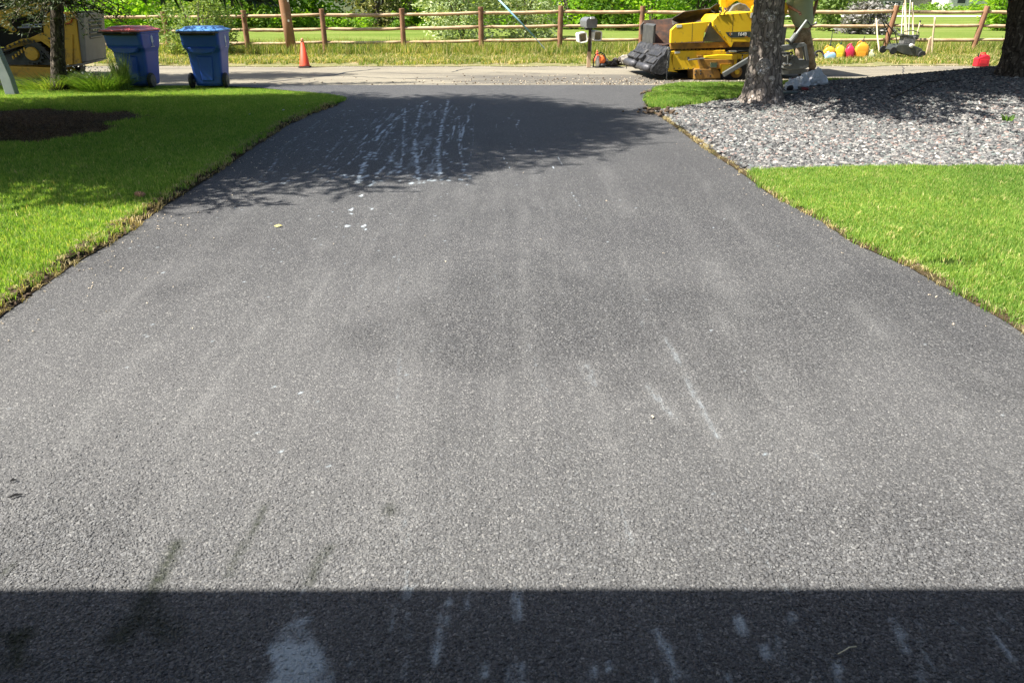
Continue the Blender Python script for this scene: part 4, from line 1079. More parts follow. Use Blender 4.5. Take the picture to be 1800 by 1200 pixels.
blue_m = pmat('blue bin plastic', (.012, .070, .40), (.018, .085, .45), 2, .42, bump=.15, bscale=120, dirt=(.06, .11, .32), dirt_amt=.35)
lidb_m = pmat('blue lid plastic', (.09, .26, .58), (.11, .29, .62), 2, .4)
lidr_m = pmat('faded red lid plastic', (.80, .11, .10), (.82, .24, .21), 2, .4)
blk_m = pmat('black rubber', (.012, .012, .013), (.02, .02, .02), 5, .7)
gry_m = pmat('grey plastic hub', (.12, .12, .125), rough=.5)
wht_m = pmat('white print', (.72, .74, .76), rough=.5)
def make_bin(label, loc, rz, lid_mat):
    t = thing('wheeled_bin', label, 'wheeled bin', loc, rz, group='bins at the kerb')
    b = MB()
    # front (street side) is +y, wheel side -y; rounded rectangles stacked in height
    def ring(z, hx, y0, y1, r=.06, n=3):
        pts = []
        for (cx, cy, a0) in ((hx - r, y0 + r, -90), (hx - r, y1 - r, 0), (-hx + r, y1 - r, 90), (-hx + r, y0 + r, 180)):
            for k in range(n + 1):
                a = R(a0 + 90 * k / n); pts.append((cx + r * math.cos(a), cy + r * math.sin(a), z))
        return pts
    rg = [ring(.045, .245, -.20, .26), ring(.09, .262, -.235, .285), ring(.30, .285, -.25, .30), ring(.66, .318, -.27, .335), ring(.70, .330, -.30, .345, .07), ring(.745, .348, -.375, .355, .07),
          ring(.80, .355, -.40, .362), ring(.95, .362, -.415, .375), ring(1.00, .366, -.42, .38), ring(1.005, .385, -.44, .40), ring(1.035, .385, -.44, .40)]
    b.rings(rg); bd = b.build('body', blue_m, t, smooth=False, bevel=.012)
    # wheel arches / centre rib on the wheel side
    b = MB().prism([(-.15, .60), (.15, .60), (.105, .14), (-.105, .14)], -.285, -.235); b.build('back_rib', blue_m, bd, bevel=.02)
    b = MB().prism([(-.28, .76), (.28, .76), (.20, .66), (0, .635), (-.20, .66)], -.405, -.29); b.build('back_bulge', blue_m, bd, bevel=.02)
    # lid
    b = MB(); b.rings([ring(1.038, .40, -.50, .425), ring(1.062, .40, -.50, .43), ring(1.075, .36, -.46, .38), ring(1.085, .33, -.36, .33, .08), ring(1.118, .30, -.30, .28, .08), ring(1.125, .24, -.24, .22, .08)])
    b.build('lid', lid_mat, t, bevel=.008)
    b = MB(); b.tube([(-.30, -.44, .985), (-.30, -.50, .99), (.30, -.50, .99), (.30, -.44, .985)], .018, 8); b.box((0, -.495, 1.022), (.76, .10, .022)); b.build('handle', blk_m, t)
    MB().tube([(-.36, -.20, .145), (.36, -.20, .145)], .014, 8).build('axle', gry_m, t)
    for s in (-1, 1):
        w = MB().lathe([(.06, -.035), (.125, -.03), (.145, -.015), (.145, .015), (.125, .03), (.06, .035)], (s * .325, -.20, .145), 20, 'x').build('wheel', blk_m, t, smooth=False)
        h = MB().lathe([(.02, -.03), (.045, -.043 if s < 0 else -.03), (.045, .043 if s > 0 else .03), (.02, .048)], (s * .325, -.20, .145), 12, 'x')
        for k in range(5):
            a = k * 2 * math.pi / 5; h.box((s * (.325 + .036), -.20 + math.cos(a) * .06, .145 + math.sin(a) * .06), (.008, .09, .02), rot=(a, 0, 0))
        h.lathe([(.095, -.002), (.108, -.002), (.108, .004), (.095, .004)], (s * .361, -.20, .145), 20, 'x')
        h.build('hub', gry_m, w)
    # printed leaf mark and a line of small print on the side
    p = []
    for k in range(12):
        a = 2 * math.pi * k / 12; r_ = 1 + (.18 if k % 2 else -.10)
        p.append((.02 + .042 * math.cos(a) * r_, .885 + .075 * math.sin(a) * r_))
    mk = MB().prism(p, .3612, .3655, 'yz').build('printed_mark', wht_m, t)
    MB().box((.362, .02, .782), (.006, .016, .05)).build('mark_stem', wht_m, mk)
    fm = bpy.data.meshes.new('f')
    MB().box((.361, .02, .752), (.006, .15, .009)).build('printed_line', wht_m, t)
    return t
bx1, by1 = at(247, 153); bx2, by2 = at(377, 153)
make_bin('blue wheeled bin with faded red lid, partly behind tall grass', (aty(249, 150, 15.95)[0], 15.95, -.02), R(-3), lidr_m)
make_bin('blue wheeled bin with a blue lid beside the street', (aty(374, 150, 15.95)[0], 15.95, -.02), R(4), lidb_m)

cone_m = pmat('orange-red cone rubber', (.75, .075, .025), (.66, .06, .02), 3, .6, dirt=(.50, .16, .09), dirt_amt=.45)
cone_t = pmat('sun-faded orange tip', (.80, .30, .14), rough=.5)
def make_cone(name, label, loc, h, grp=None, rb=.145):
    t = thing(name, label, 'traffic cone', loc, group=grp)
    MB().box((0, 0, .014), (rb * 2.1, rb * 2.1, .028)).build('base', blk_m if rb > .1 else cone_m, t, bevel=.008)
    MB().lathe([(rb * 1.02, .028), (rb * .95, .05), (rb * .33, h * .86)], (0, 0, 0), 20).build('cone_body', cone_m, t, smooth=True)
    MB().lathe([(rb * .335, h * .858), (rb * .22, h * .97), (rb * .16, h)], (0, 0, 0), 16).build('tip', cone_t, t, smooth=True)
    return t
x, y = at(536, 118.5); make_cone('traffic_cone', 'tall orange-red traffic cone in front of the utility pole', (x, y, 0), .68, rb=.132)
x, y = at(1051, 113); make_cone('traffic_cone', 'small faded orange cone behind the leaf blower', (x, y + .3, 0), .33, rb=.085)

# mailbox
mx, my = at(1034.5, 118.5)
mb = thing('mailbox', 'grey mailbox on a wooden post with two white newspaper tubes', 'mailbox', (mx, my, 0))
mbox_m = pmat('dark grey mailbox metal', (.14, .145, .15), (.18, .185, .19), 4, .5, metal=.2, dirt=(.1, .09, .08), dirt_amt=.2)
postd = pmat('dark post', (.045, .03, .022), (.08, .055, .04), 5, .9); postl = pmat('pale raw wood', (.45, .31, .19), (.52, .38, .25), 4, .85)
MB().box((0, 0, .185), (.095, .095, .37)).build('post_base', postl, mb, bevel=.006)
MB().box((0, .005, .66), (.065, .08, .58)).build('post', postd, mb, bevel=.005)
MB().box((.045, .01, .58), (.02, .06, .5)).build('steel_strap', pmat('grey strap', (.35, .35, .36), rough=.5, metal=.5), mb)
MB().box((-.04, -.02, .90), (.17, .30, .05)).build('bracket', blk_m, mb)
z0 = .925
pr = [(-.13, z0 + .03), (-.10, z0), (.10, z0), (.13, z0 + .03), (.135, z0 + .14)] + [(.135 * math.cos(a), z0 + .14 + .10 * math.sin(a)) for a in np.linspace(.2, math.pi - .2, 9)] + [(-.135, z0 + .14)]
rot = R(12)
o = MB().prism([(p[0] - .05, p[1]) for p in pr], -.28, .26).build('box', mbox_m, mb, bevel=.006); o.rotation_euler = (0, 0, rot)
d = MB().prism([((p[0]) * 1.04 - .05, (p[1] - z0) * 1.02 + z0) for p in pr], -.30, -.285).build('door', mbox_m, o, bevel=.004)
MB().box((-.05, -.325, z0 + .225), (.095, .06, .045)).build('handle', pmat('white latch', (.8, .8, .78)), d)
wt_m = pmat('white newspaper tube', (.72, .72, .66), (.64, .64, .58), 3, .5); in_m = pmat('tube inside', (.42, .36, .22), rough=.8)
def tube_box(x, z, rot_, ry):
    t_ = MB(); w, h, th = .105, .115, .02
    out = [(-w, -h + .03), (-w + .03, -h), (w - .03, -h), (w, -h + .03), (w, h - .03), (w - .03, h), (-w + .03, h), (-w, h - .03)]
    inn = [(p[0] * .74, p[1] * .76) for p in out]
    def ringp(P, y): return [(p[0], y, p[1]) for p in P]
    t_.rings([ringp(inn, -.20), ringp(out, -.21), ringp(out, .22)], cap=False)
    t_.rings([ringp(out, .22), ringp(inn, .215)], cap=True)
    o = t_.build('newspaper_tube', wt_m, mb); o.location = (x, 0, z); o.rotation_euler = (0, ry, rot_)
    t2 = MB(); t2.rings([ringp(inn, -.198), ringp([(p[0] * .96, p[1] * .96) for p in inn], -.12)], cap=False); t2.rings([ringp([(p[0] * .96, p[1] * .96) for p in inn], -.12), ringp([(p[0] * .1, p[1] * .1) for p in inn], -.118)], cap=False)
    t2.build('tube_inside', in_m, o)
tube_box(-.20, .70, R(6), R(-10)); tube_box(.135, .74, R(14), R(1))

# leaf blower
lb = thing('leaf_blower', 'orange and white backpack leaf blower standing by the mailbox post', 'leaf blower', (*at(1055, 118.5), 0), R(0))
org = pmat('orange plastic', (.75, .16, .03), (.68, .13, .03), 4, .4); wpl = pmat('off-white plastic', (.70, .69, .64), rough=.45); dgr = pmat('dark grey plastic', (.045, .05, .055), rough=.5)
MB().blob((-.065, 0, .13), (.06, .10, .14), 1, .1, lv=3).build('fan_housing', wpl, lb, smooth=True)
MB().blob((.03, -.02, .19), (.095, .09, .115), 2, .25, lv=3).build('engine_cover', org, lb, smooth=True)
MB().blob((.05, -.01, .055), (.10, .10, .055), 3, .15, lv=3).build('fuel_tank', dgr, lb, smooth=True)
MB().tube([(-.17, .02, .01), (-.175, .02, .18), (-.12, .02, .30), (0, .02, .345), (.09, .02, .30), (.135, .02, .20), (.135, .02, .05)], .016, 8).build('carry_frame', dgr, lb, smooth=True)

# broken asphalt and dirt heap left of the paver
rub_d = pmat('broken asphalt', (.06, .05, .042), (.13, .11, .09), 10, .95, bump=.6); rub_l = pmat('concrete rubble', (.36, .33, .28), (.28, .26, .23), 8, .95, bump=.5)
hp = thing('rubble_heap', 'heap of broken asphalt chunks and pale rubble left of the paver', 'rubble', (*at(1098, 116), 0))
rr = random.Random(12)
for i in range(26):
    u = rr.uniform(-.52, .66); hgt = .20 * max(.1, 1 - abs(u + .1) / .8); dk = u < -.02
    s = rr.uniform(.06, .11) * (1 if dk else 1.35)
    MB().blob((u, rr.uniform(-.15, .3), hgt * rr.uniform(.3, .95)), (s * 1.2, s, s * .75), 50 + i, .6, lv=2, rot=rr.random() * 3).build('chunk', rub_d if dk else rub_l, hp)

# utility pedestal post, left
ped = thing('utility_pedestal', 'weathered grey pedestal post leaning at the left edge', 'post', (*at(19, 163, .05), .0), 0)
pm = pmat('grey galvanised post', (.30, .33, .33), (.22, .25, .25), 4, .6, metal=.2, dirt=(.16, .17, .15), dirt_amt=.3)
zt = aty(6, 78, ped.location.y)[1]
b = MB(); b.rings([[(x + k, y, z) for x, y in ((-.10, -.05), (.085, -.05), (.105, .05), (-.09, .05))] for z, k in ((-.1, .03), (.3, 0), (zt, -.115))]); b.build('post_body', pm, ped, bevel=.012)
MB().box((-.12, 0, zt + .012), (.20, .12, .022)).build('cap', pmat('pale cap', (.5, .52, .5)), ped, bevel=.006)

# grass clump in front of the red-lidded bin and flowering weeds along the lawn edge
gw = MB(); 
def clump(name, label, x, y, h, r, n, seed, mat, w=.014, cat='grass clump'):
    rs = np.random.RandomState(seed); V = []; F = []; A = []
    for i in range(n):
        a = rs.rand() * 6.283; q = r * math.sqrt(rs.rand()) * .5; x0, y0 = q * math.cos(a), q * math.sin(a)
        hh = h * rs.uniform(.5, 1.05); ln = r * rs.uniform(.1, 1.0); f = rs.rand() * 6.283; wx, wy = math.cos(f) * w / 2, math.sin(f) * w / 2; o = len(V)
        P = [(x0, y0, 0), (x0 + math.cos(a) * ln * .3, y0 + math.sin(a) * ln * .3, hh * .5), (x0 + math.cos(a) * ln, y0 + math.sin(a) * ln, hh)]
        V += [(P[0][0] - wx, P[0][1] - wy, -.02), (P[0][0] + wx, P[0][1] + wy, -.02), (P[1][0] + wx * .8, P[1][1] + wy * .8, P[1][2]), (P[1][0] - wx * .8, P[1][1] - wy * .8, P[1][2]), P[2]]
        F += [(o, o + 1, o + 2), (o, o + 2, o + 3), (o + 3, o + 2, o + 4)]; A += [rs.rand() * .75] * 5
    o = npmesh(name, np.array(V), np.array(F), mat, attrs={'lv': np.array(A)}); o.location = (x, y, .03)
    return tag(o, label, cat)
x, y = at(222, 154, .03); clump('grass_clump', 'tall feathery grass clump in front of the red-lidded bin', x, 15.3, .66, .22, 420, 3, greens['greygreen'], .008)
x, y = at(175, 158, .03); clump('weed_clump', 'leafy weeds growing left of the red-lidded bin', x - .1, 15.35, .32, .8, 900, 4, greens['mid'], .009, 'weeds')
x, y = at(60, 158, .03); clump('weed_clump', 'weeds and tall grass between pedestal and slender trunk', x, 15.6, .26, 1.0, 700, 5, weed_m, .010, 'weeds')
x, y = at(140, 158, .03); clump('weed_clump', 'weeds around the foot of the slender trunk', x, 15.6, .26, .8, 500, 6, weed_m, .010, 'weeds')
fl = C_('blossoms'); to_src(MB().blob((0, 0, 0), (.014, .014, .01), 2, .3, lv=1).build('blossom', pet_m), fl)
rs = np.random.RandomState(5); pts = []
for i in range(70):
    px = rs.uniform(115, 222); z = rs.uniform(.15, .42); X_, _ = aty(px, 130, 15.8 + rs.uniform(-.2, .2)); pts.append((X_, 15.75 + rs.uniform(-.2, .2), z))
loose('blossoms', 'tiny white blossoms on the weeds left of the bins', pts, fl, .7, 1.3, 6)

# pine cone and yellow leaf
pc = thing('pine_cone', 'brown pine cone lying on the lawn by the driveway edge', 'pine cone', (*at(247, 345, .06), .075), R(-25))
b = MB(); b.lathe([(.006, -.055), (.018, -.045), (.024, -.02), (.022, .015), (.013, .045), (.004, .055)], (0, 0, 0), 12, 'x'); b.build('core', pmat('cone brown', (.24, .12, .06), (.30, .17, .09), 30, .8), pc, smooth=True)
sc2 = MB()
for i in range(60):
    u = -.05 + .1 * i / 60; rr_ = .024 * math.sqrt(max(.05, 1 - (u / .06) ** 2)); a = i * 2.4
    sc2.box((u, rr_ * math.cos(a), rr_ * math.sin(a)), (.012, .007, .004), rot=(a, 0, 0))
o = sc2.build('scales', pmat('cone scales', (.33, .18, .10), (.42, .26, .15), 30, .8), pc); tag(o, kind='stuff')
lf = MB(); lf.add([(-.03, 0, .012), (-.008, -.012, .004), (.02, -.008, .012), (.035, .003, .006), (.012, .02, .016), (-.012, .016, .010), (.0, .002, .02)], [(0, 1, 6), (1, 2, 6), (2, 3, 6), (3, 4, 6), (4, 5, 6), (5, 0, 6)])
o = lf.build('leaf', pmat('yellow leaf', (.62, .55, .12), (.7, .62, .25), 20, .6)); o.location = (*at(489, 400), .004); o.rotation_euler = (0, 0, .3)
tag(o, 'small yellow leaf lying on the driveway', 'leaf')
st = MB().tube([(-.035, 0, .006), (-.015, .004, .009), (.005, .012, .008), (.028, .012, .006)], .0018, 5).build('dry_stem', pmat('pale straw stem', (.65, .6, .42))); st.location = (*at(1493, 1149), .003); st.rotation_euler = (0, 0, R(12)); tag(st, 'short pale straw stem on the shaded asphalt', 'straw')
for px, py, l in ((28, 874, .022), (24, 847, .01)):
    o = MB().tube([(-l, 0, .006), (0, .004, .008), (l, -.002, .006)], [.002, .006, .002], 5).build('leaf_scrap', blk_m); o.location = (*at(px, py), .002); o.rotation_euler = (0, 0, .5)
    tag(o, 'larger dark leaf scrap near the left edge of the sunlit asphalt' if l > .02 else 'tiny dark crumb just above the dark leaf scrap', 'leaf')

# ================================================================== THE YELLOW PAVER
yel = pmat('paver yellow paint', (.80, .50, .012), (.84, .56, .02), 2.5, .42, bump=.06, bscale=8, bdist=.02, dirt=(.30, .19, .05), dirt_amt=.18, dscale=6)
yel_worn_shade = pmat('worn and shaded ochre paint', (.40, .21, .025), (.26, .13, .03), 4, .6, dirt=(.07, .05, .035), dirt_amt=.7, dscale=7)  # dark yellow for worn parts, and for shade painted onto the inset skirts
steel_d = pmat('asphalt-caked steel', (.022, .022, .024), (.06, .06, .064), 8, .55, metal=.3, bump=.8, bscale=14, bdist=.03, dirt=(.13, .125, .12), dirt_amt=.4, dscale=6)
rust_m = pmat('rusty hopper steel', (.10, .038, .014), (.03, .016, .011), 6, .7, bump=.5, bscale=20, dirt=(.014, .012, .011), dirt_amt=1.0, dscale=4)
tarp_m = pmat('dusty black rubber sheet', (.035, .03, .026), (.10, .075, .055), 5, .75, bump=.6, bscale=7, bdist=.04)
greyt_m = pmat('grey canvas guard', (.13, .135, .125), (.20, .20, .19), 5, .8, bump=.6, bscale=6, bdist=.03)
stl_m = pmat('grey painted steel', (.13, .14, .135), (.19, .20, .195), 5, .5, metal=.2, dirt=(.07, .07, .065), dirt_amt=.5, dscale=7)
gun_m = pmat('dark machine steel', (.05, .052, .05), (.09, .09, .085), 7, .6, metal=.2, bump=.3)
chr_m = pmat('bright steel', (.62, .62, .6), rough=.25, metal=.8)
POX, _ = aty(1179, 100, 17.2); PO = Vector((POX, 17.2, 0)); PSI = R(6)
pv = thing('asphalt_paver', 'yellow asphalt paver with black-caked front apron parked on the street behind the thick trunk', 'road paver', tuple(PO), PSI)
uu = Vector((math.cos(PSI), math.sin(PSI), 0)); vv_ = Vector((-math.sin(PSI), math.cos(PSI), 0))
def pl(px, py, v=0.0, O=PO, u=uu, w=vv_):
    """pixel -> (along, height) on the vertical plane that lies v behind the near side of a machine"""
    d = ray(px, py); o = O + w * v; n = w
    t = (o - Vector((0, 0, CAMZ))).dot(n) / d.dot(n)
    p = Vector((0, 0, CAMZ)) + d * t - O
    return (p.dot(u), p.z)
def cr(pts, v=0.0): return [pl(1100 + x / 7.5, y / 7.5, v) for x, y in pts]     # coordinates measured in an enlargement
# hopper side wing, canvas between, engine side cover
MB().prism(cr([(597, 400), (680, 325), (1130, 280), (1085, 330), (1040, 430), (1020, 550), (590, 575)]), 0, .10).build('hopper_wing', yel, pv, bevel=.012)
MB().prism(cr([(1120, 290), (1230, 240), (1340, 560), (1018, 553)], .06), .06, .12).build('canvas_guard', greyt_m, pv, bevel=.01)
cov = MB().prism(cr([(1140, 275), (1215, 198), (1660, 155), (1690, 250), (1780, 250), (1780, 560), (1420, 556), (1388, 628), (1140, 350)]), -.03, .9).build('side_cover', yel, pv, bevel=.014)
MB().prism(cr([(1420, 560), (1780, 560), (1780, 620), (1400, 622)], .1), .10, .9).build('cover_skirt', yel_worn_shade, pv)  # tone darkened to stand for the shade below the cover
MB().prism(cr([(590, 577), (1300, 556), (1385, 628), (590, 655)], .05), .05, .14).build('wing_skirt', yel_worn_shade, pv, bevel=.01)  # built upright; the shade of its inward tilt is put into the darker paint
MB().prism(cr([(600, 640), (1780, 620), (1780, 700), (600, 690)], .25), .25, 1.6).build('chassis_gap', gun_m, pv)
b = MB()
for k in range(14):
    u0, z0 = cr([(640 + k * 50, 657)], .12)[0]; b.box((u0, .12, z0), (.045, .06, .03))
b.build('bracket_row', yel_worn_shade, pv)
MB().prism(cr([(630, 676), (1320, 664), (1320, 690), (1480, 690), (1480, 800), (1460, 915), (930, 915), (620, 932)]), .04, .5).build('lower_side_panel', yel, pv, bevel=.01)
MB().prism(cr([(562, 690), (625, 676), (600, 760), (632, 930), (690, 955), (562, 945)]), .0, .06).build('front_flange', yel, pv, bevel=.008)
MB().prism(cr([(1480, 700), (1800, 690), (1800, 790), (1640, 760), (1500, 850)]), .06, .5).build('lower_side_panel', yel, pv, bevel=.01)
MB().prism(cr([(900, 915), (940, 908), (1200, 906), (1245, 950), (1252, 1040), (905, 1055)], -.03), -.03, .45).build('track_guard', yel_worn_shade, pv, bevel=.02)
for x_, y_ in ((915, 985), (985, 975), (1115, 1005), (925, 940), (985, 935)):
    u0, z0 = cr([(x_, y_)], -.03)[0]; MB().lathe([(.018, -.01), (.018, .012)], (u0, -.036, z0), 10, 'y').build('bolt_hole', gun_m, pv)
# small fittings: bolts, seams, hoses, latches
for pts_, v_ in (([(640 + 62 * i, 905) for i in range(5)], .035), ([(650 + 90 * i, 560) for i in range(5)], -.005), ([(1200, 215), (1300, 205), (1400, 196), (1500, 186), (1600, 176), (1180, 345), (1240, 420), (1300, 490)], -.035)):
    for q_ in pts_:
        u0, z0 = cr([q_], v_)[0]; MB().lathe([(.011, .004), (.011, -.006), (.005, -.010)], (u0, v_, z0), 8, 'y').build('bolt', gun_m, pv)
for a_, b_, v_ in (((880, 305), (870, 570), -.002), ((1395, 560), (1420, 180), -.032)):
    (u0, z0), (u1, z1) = cr([a_, b_], v_); MB().add([(u0 - .004, v_, z0), (u0 + .004, v_, z0), (u1 + .004, v_, z1), (u1 - .004, v_, z1)], [(0, 1, 2, 3)]).build('panel_seam', gun_m, pv)
for pth, r_ in (([(1330, 690), (1380, 672), (1440, 690), (1500, 672), (1600, 680)], .012), ([(1320, 705), (1400, 715), (1470, 700), (1560, 712), (1640, 700)], .010), ([(1290, 190), (1320, 150), (1310, 110)], .014), ([(1235, 200), (1262, 150), (1250, 95)], .012), ([(600, 660), (575, 690), (560, 740), (545, 800)], .012), ([(1540, 720), (1530, 800), (1480, 850)], .013)):
    MB().tube([(p_[0], -.03 - .02 * (k_i % 2), p_[1]) for k_i, p_ in enumerate(cr(pth, -.03))], r_, 6).build('hydraulic_hose', blk_m, pv, smooth=True)
u0, z0 = cr([(1410, 680)], -.05)[0]; MB().box((u0, -.04, z0), (.16, .06, .035)).build('valve_block', chr_m, pv, bevel=.008)
u0, z0 = cr([(560, 640)], -.02)[0]; MB().lathe([(.012, -.03), (.028, -.025), (.028, .01)], (u0, -.02, z0), 12, 'y').build('pin', chr_m, pv)
MB().prism(cr([(940, 735), (1000, 735), (1000, 775), (980, 775), (978, 750), (940, 752)], -.0), -.05, .04).build('latch_bracket', yel_worn_shade, pv)
# tow-arm, box and handle on the side
MB().prism(cr([(1030, 740), (1215, 722), (1400, 722), (1385, 790), (1225, 785), (1035, 770)], -.10), -.16, -.06).build('tow_arm_box', yel, pv, bevel=.01)
MB().prism(cr([(950, 790), (1430, 790), (1430, 850), (1250, 850), (1245, 905), (980, 905)], -.02), -.02, .03).build('side_plate', yel_worn_shade, pv, bevel=.006)
u0, z0 = cr([(1152, 858)], -.02)[0]; hl = MB().box((u0, -.05, z0), (.14, .06, .10)).build('marker_lamp', pmat('green-grey reflector', (.20, .28, .20), rough=.25), pv, bevel=.015)
b = MB(); P = [Vector((*[a_ for a_ in (p[0],)], -.09, p[1])) for p in cr([(825, 795), (900, 785), (1000, 775), (1240, 772)], -.09)]
b.tube(P, .016, 8); b.build('grab_bar', stl_m, pv)
u0, z0 = cr([(832, 775)], 0)[0]; MB().box((u0, .035, z0), (.045, .02, .055)).build('slot', gun_m, pv)
MB().prism(cr([(1255, 850), (1395, 850), (1375, 900), (1290, 985), (1262, 975)], -.08), -.12, -.02).build('arm_bracket', yel, pv, bevel=.01)
p1, p2 = cr([(1300, 975), (1700, 735)], -.15)
d_ = Vector((p2[0] - p1[0], 0, p2[1] - p1[1])); ang = math.atan2(d_.z, d_.x)
MB().box(((p1[0] + p2[0]) / 2, -.17, (p1[1] + p2[1]) / 2), (d_.length + .08, .07, .10), rot=(0, -ang, 0)).build('tow_arm', stl_m, pv, bevel=.015)
u0, z0 = cr([(1460, 950)], .05)[0]
w = MB().lathe([(.05, -.02), (.12, -.01), (.135, .02), (.135, .3), (.05, .3)], (u0, .05, z0), 24, 'y').build('wheel', yel_worn_shade, pv); MB().lathe([(.01, -.05), (.05, -.045), (.055, .0)], (u0, .05, z0), 14, 'y').build('hub', yel, w)
# crawler tracks under the machine: rubber belt with lugs, rollers
for v0, nm in ((.06, 0), (1.75, 1)):
    ua, ub = .75, 2.35; zr = .19; pth = []
    for k in range(13): a = math.pi / 2 + math.pi * k / 12; pth.append((ua + zr * math.cos(a), zr + .01 + zr * math.sin(a)))
    for k in range(13): a = -math.pi / 2 + math.pi * k / 12; pth.append((ub + zr * math.cos(a), zr + .01 + zr * math.sin(a)))
    tr = MB().prism(pth, v0, v0 + .36).build('crawler_track', blk_m, pv)
    b = MB()
    for k in range(30):
        u_ = ua + (ub - ua) * k / 29; b.box((u_, v0 + .18, .008), (.04, .365, .03)); b.box((u_, v0 + .18, 2 * zr + .012), (.04, .365, .03))
    o = b.build('track_lugs', blk_m, tr); tag(o, kind='stuff')
MB().box((1.35, 1.1, .42), (2.5, 1.2, .42)).build('chassis', gun_m, pv)
# hopper: floor, far wing, rusty inner faces
MB().prism([(p[0], p[1]) for p in cr([(240, 284), (640, 240), (870, 225), (1150, 230), (1150, 420), (200, 460), (195, 340)], 2.3)], 2.28, 2.36).build('far_hopper_wing', tarp_m, pv, bevel=.01)
MB().prism([(-.02, .60), (1.35, .55), (1.35, .62), (-.02, .66)], .12, 2.28).build('hopper_floor', rust_m, pv)
fl_ = MB(); fl_.add([(-.03, .14, .70), (1.3, .14, .62), (1.3, 1.0, .50), (-.03, 1.0, .60), (-.03, 2.27, 1.12), (1.3, 2.27, 1.16), (1.3, 1.55, .5), (-.03, 1.55, .60)], [(0, 1, 2, 3), (3, 2, 6, 7), (7, 6, 5, 4)])
fl_.build('hopper_slope', rust_m, pv)
MB().prism([(-.03, .62), (.02, .62), (.02, 1.06), (-.03, 1.02)], 1.35, 2.27).build('hopper_front_plate', gun_m, pv)
# crumpled rubber sheet behind the hopper
def crumple(poly_px, v, depth, name, mat, amp, seed):
    P = [pl(x, y, v) for x, y in poly_px]; us = [p[0] for p in P]
    top = P[:len(P) // 2]; bot = P[len(P) // 2:][::-1]; n = 26; V = []
    for i in range(n):
        t = i / (n - 1)
        def pos(L_):
            q = t * (len(L_) - 1); k = min(int(q), len(L_) - 2); f = q - k
            return (L_[k][0] * (1 - f) + L_[k + 1][0] * f, L_[k][1] * (1 - f) + L_[k + 1][1] * f)
        a_, b_ = pos(top), pos(bot)
        for j in range(14):
            s = j / 13; x = a_[0] * (1 - s) + b_[0] * s; z = a_[1] * (1 - s) + b_[1] * s
            dn = mnoise.noise(Vector((x * 5 + seed, z * 4, seed))) * amp + abs(mnoise.noise(Vector((x * 13, z * 3, seed)))) * amp * .6
            V.append((x, v - math.sin(s * math.pi * .5) * -depth * (1 - s) - dn, z))
    o = npmesh(name, np.array(V), grid_faces(n, 14), mat, pv, smooth=True)
    m_ = o.modifiers.new('thick', 'SOLIDIFY'); m_.thickness = .02
    return o
k_ = lambda L_: [(1100 + x / 7.5, y / 7.5) for x, y in L_]
crumple(k_([(660, 225), (760, 165), (960, 140), (1145, 118), (1200, 190), (1220, 250), (1120, 285), (880, 292), (760, 310), (620, 330)]), .7, .5, 'rubber_sheet', tarp_m, .10, 3)
crumple(k_([(1125, 115), (1190, 60), (1235, 75), (1250, 190), (1195, 190), (1150, 150)]), .5, .2, 'rubber_flap', blk_m, .05, 5)
# rear upper frame, screen, arch
MB().prism([pl(x, y, .9) for x, y in k_([(1240, 95), (1240, -60), (1312, -60), (1312, 90)])], .85, .97).build('canopy_post', yel, pv, bevel=.008)
MB().prism([pl(x, y, .9) for x, y in k_([(1312, -8), (1800, -14), (1800, 14), (1312, 18)])], .86, .96).build('crossbar', yel, pv, bevel=.008)
MB().prism([pl(x, y, .9) for x, y in k_([(1335, 170), (1345, 150), (1400, 75), (1480, 38), (1560, 60), (1650, 150), (1700, 170), (1700, 200), (1335, 210)])], .80, 1.0).build('engine_hump', greyt_m, pv, bevel=.03)
MB().prism([pl(x, y, .9) for x, y in k_([(1313, 17), (1480, 13), (1400, 72), (1340, 120)])], 1.0, 1.05).build('rear_screen', yel, pv)
MB().prism([pl(x, y, .9) for x, y in k_([(1500, 14), (1710, 13), (1700, 165), (1640, 130), (1560, 55)])], 1.0, 1.05).build('rear_screen', yel, pv)
MB().prism([pl(x, y, .0) for x, y in k_([(1648, 150), (1675, 80), (1725, 78), (1725, 240), (1685, 240)])], -.02, .05).build('cover_corner', yel, pv, bevel=.006)
# canopy above (out of the picture) and its posts
MB().box((2.35, 1.15, 2.45), (1.3, 2.0, .08)).build('canopy', yel, pv, bevel=.02)
for u_, v_ in ((1.8, .2), (2.9, .2), (1.8, 2.1), (2.9, 2.1)):
    MB().tube([(u_, v_, 1.75 if v_ < 1 else 1.2), (u_, v_, 2.42)], .03, 8).build('canopy_stay', yel, pv)
for v_ in (.2, 2.1): MB().tube([(1.8, v_, 1.75), (2.9, v_, 1.75)], .025, 8).build('canopy_stay', yel, pv)
# yellow body right of the trunk and the operator console
MB().prism([pl(x, y, .6) for x, y in [(1372, 6), (1380, 4), (1384, 12), (1383, 22), (1377, 31), (1372, 32), (1340, 40), (1340, 0)]], .55, 1.5).build('console', yel, pv, bevel=.02)
MB().prism([(1.9, 1.0), (2.5, 1.0), (2.5, 1.28), (1.9, 1.34)], .8, 2.3).build('engine_hood', yel, pv, bevel=.03)
MB().prism([(1.9, .4), (2.55, .4), (2.55, 1.02), (1.9, 1.02)], .2, 2.3).build('rear_body', gun_m, pv)
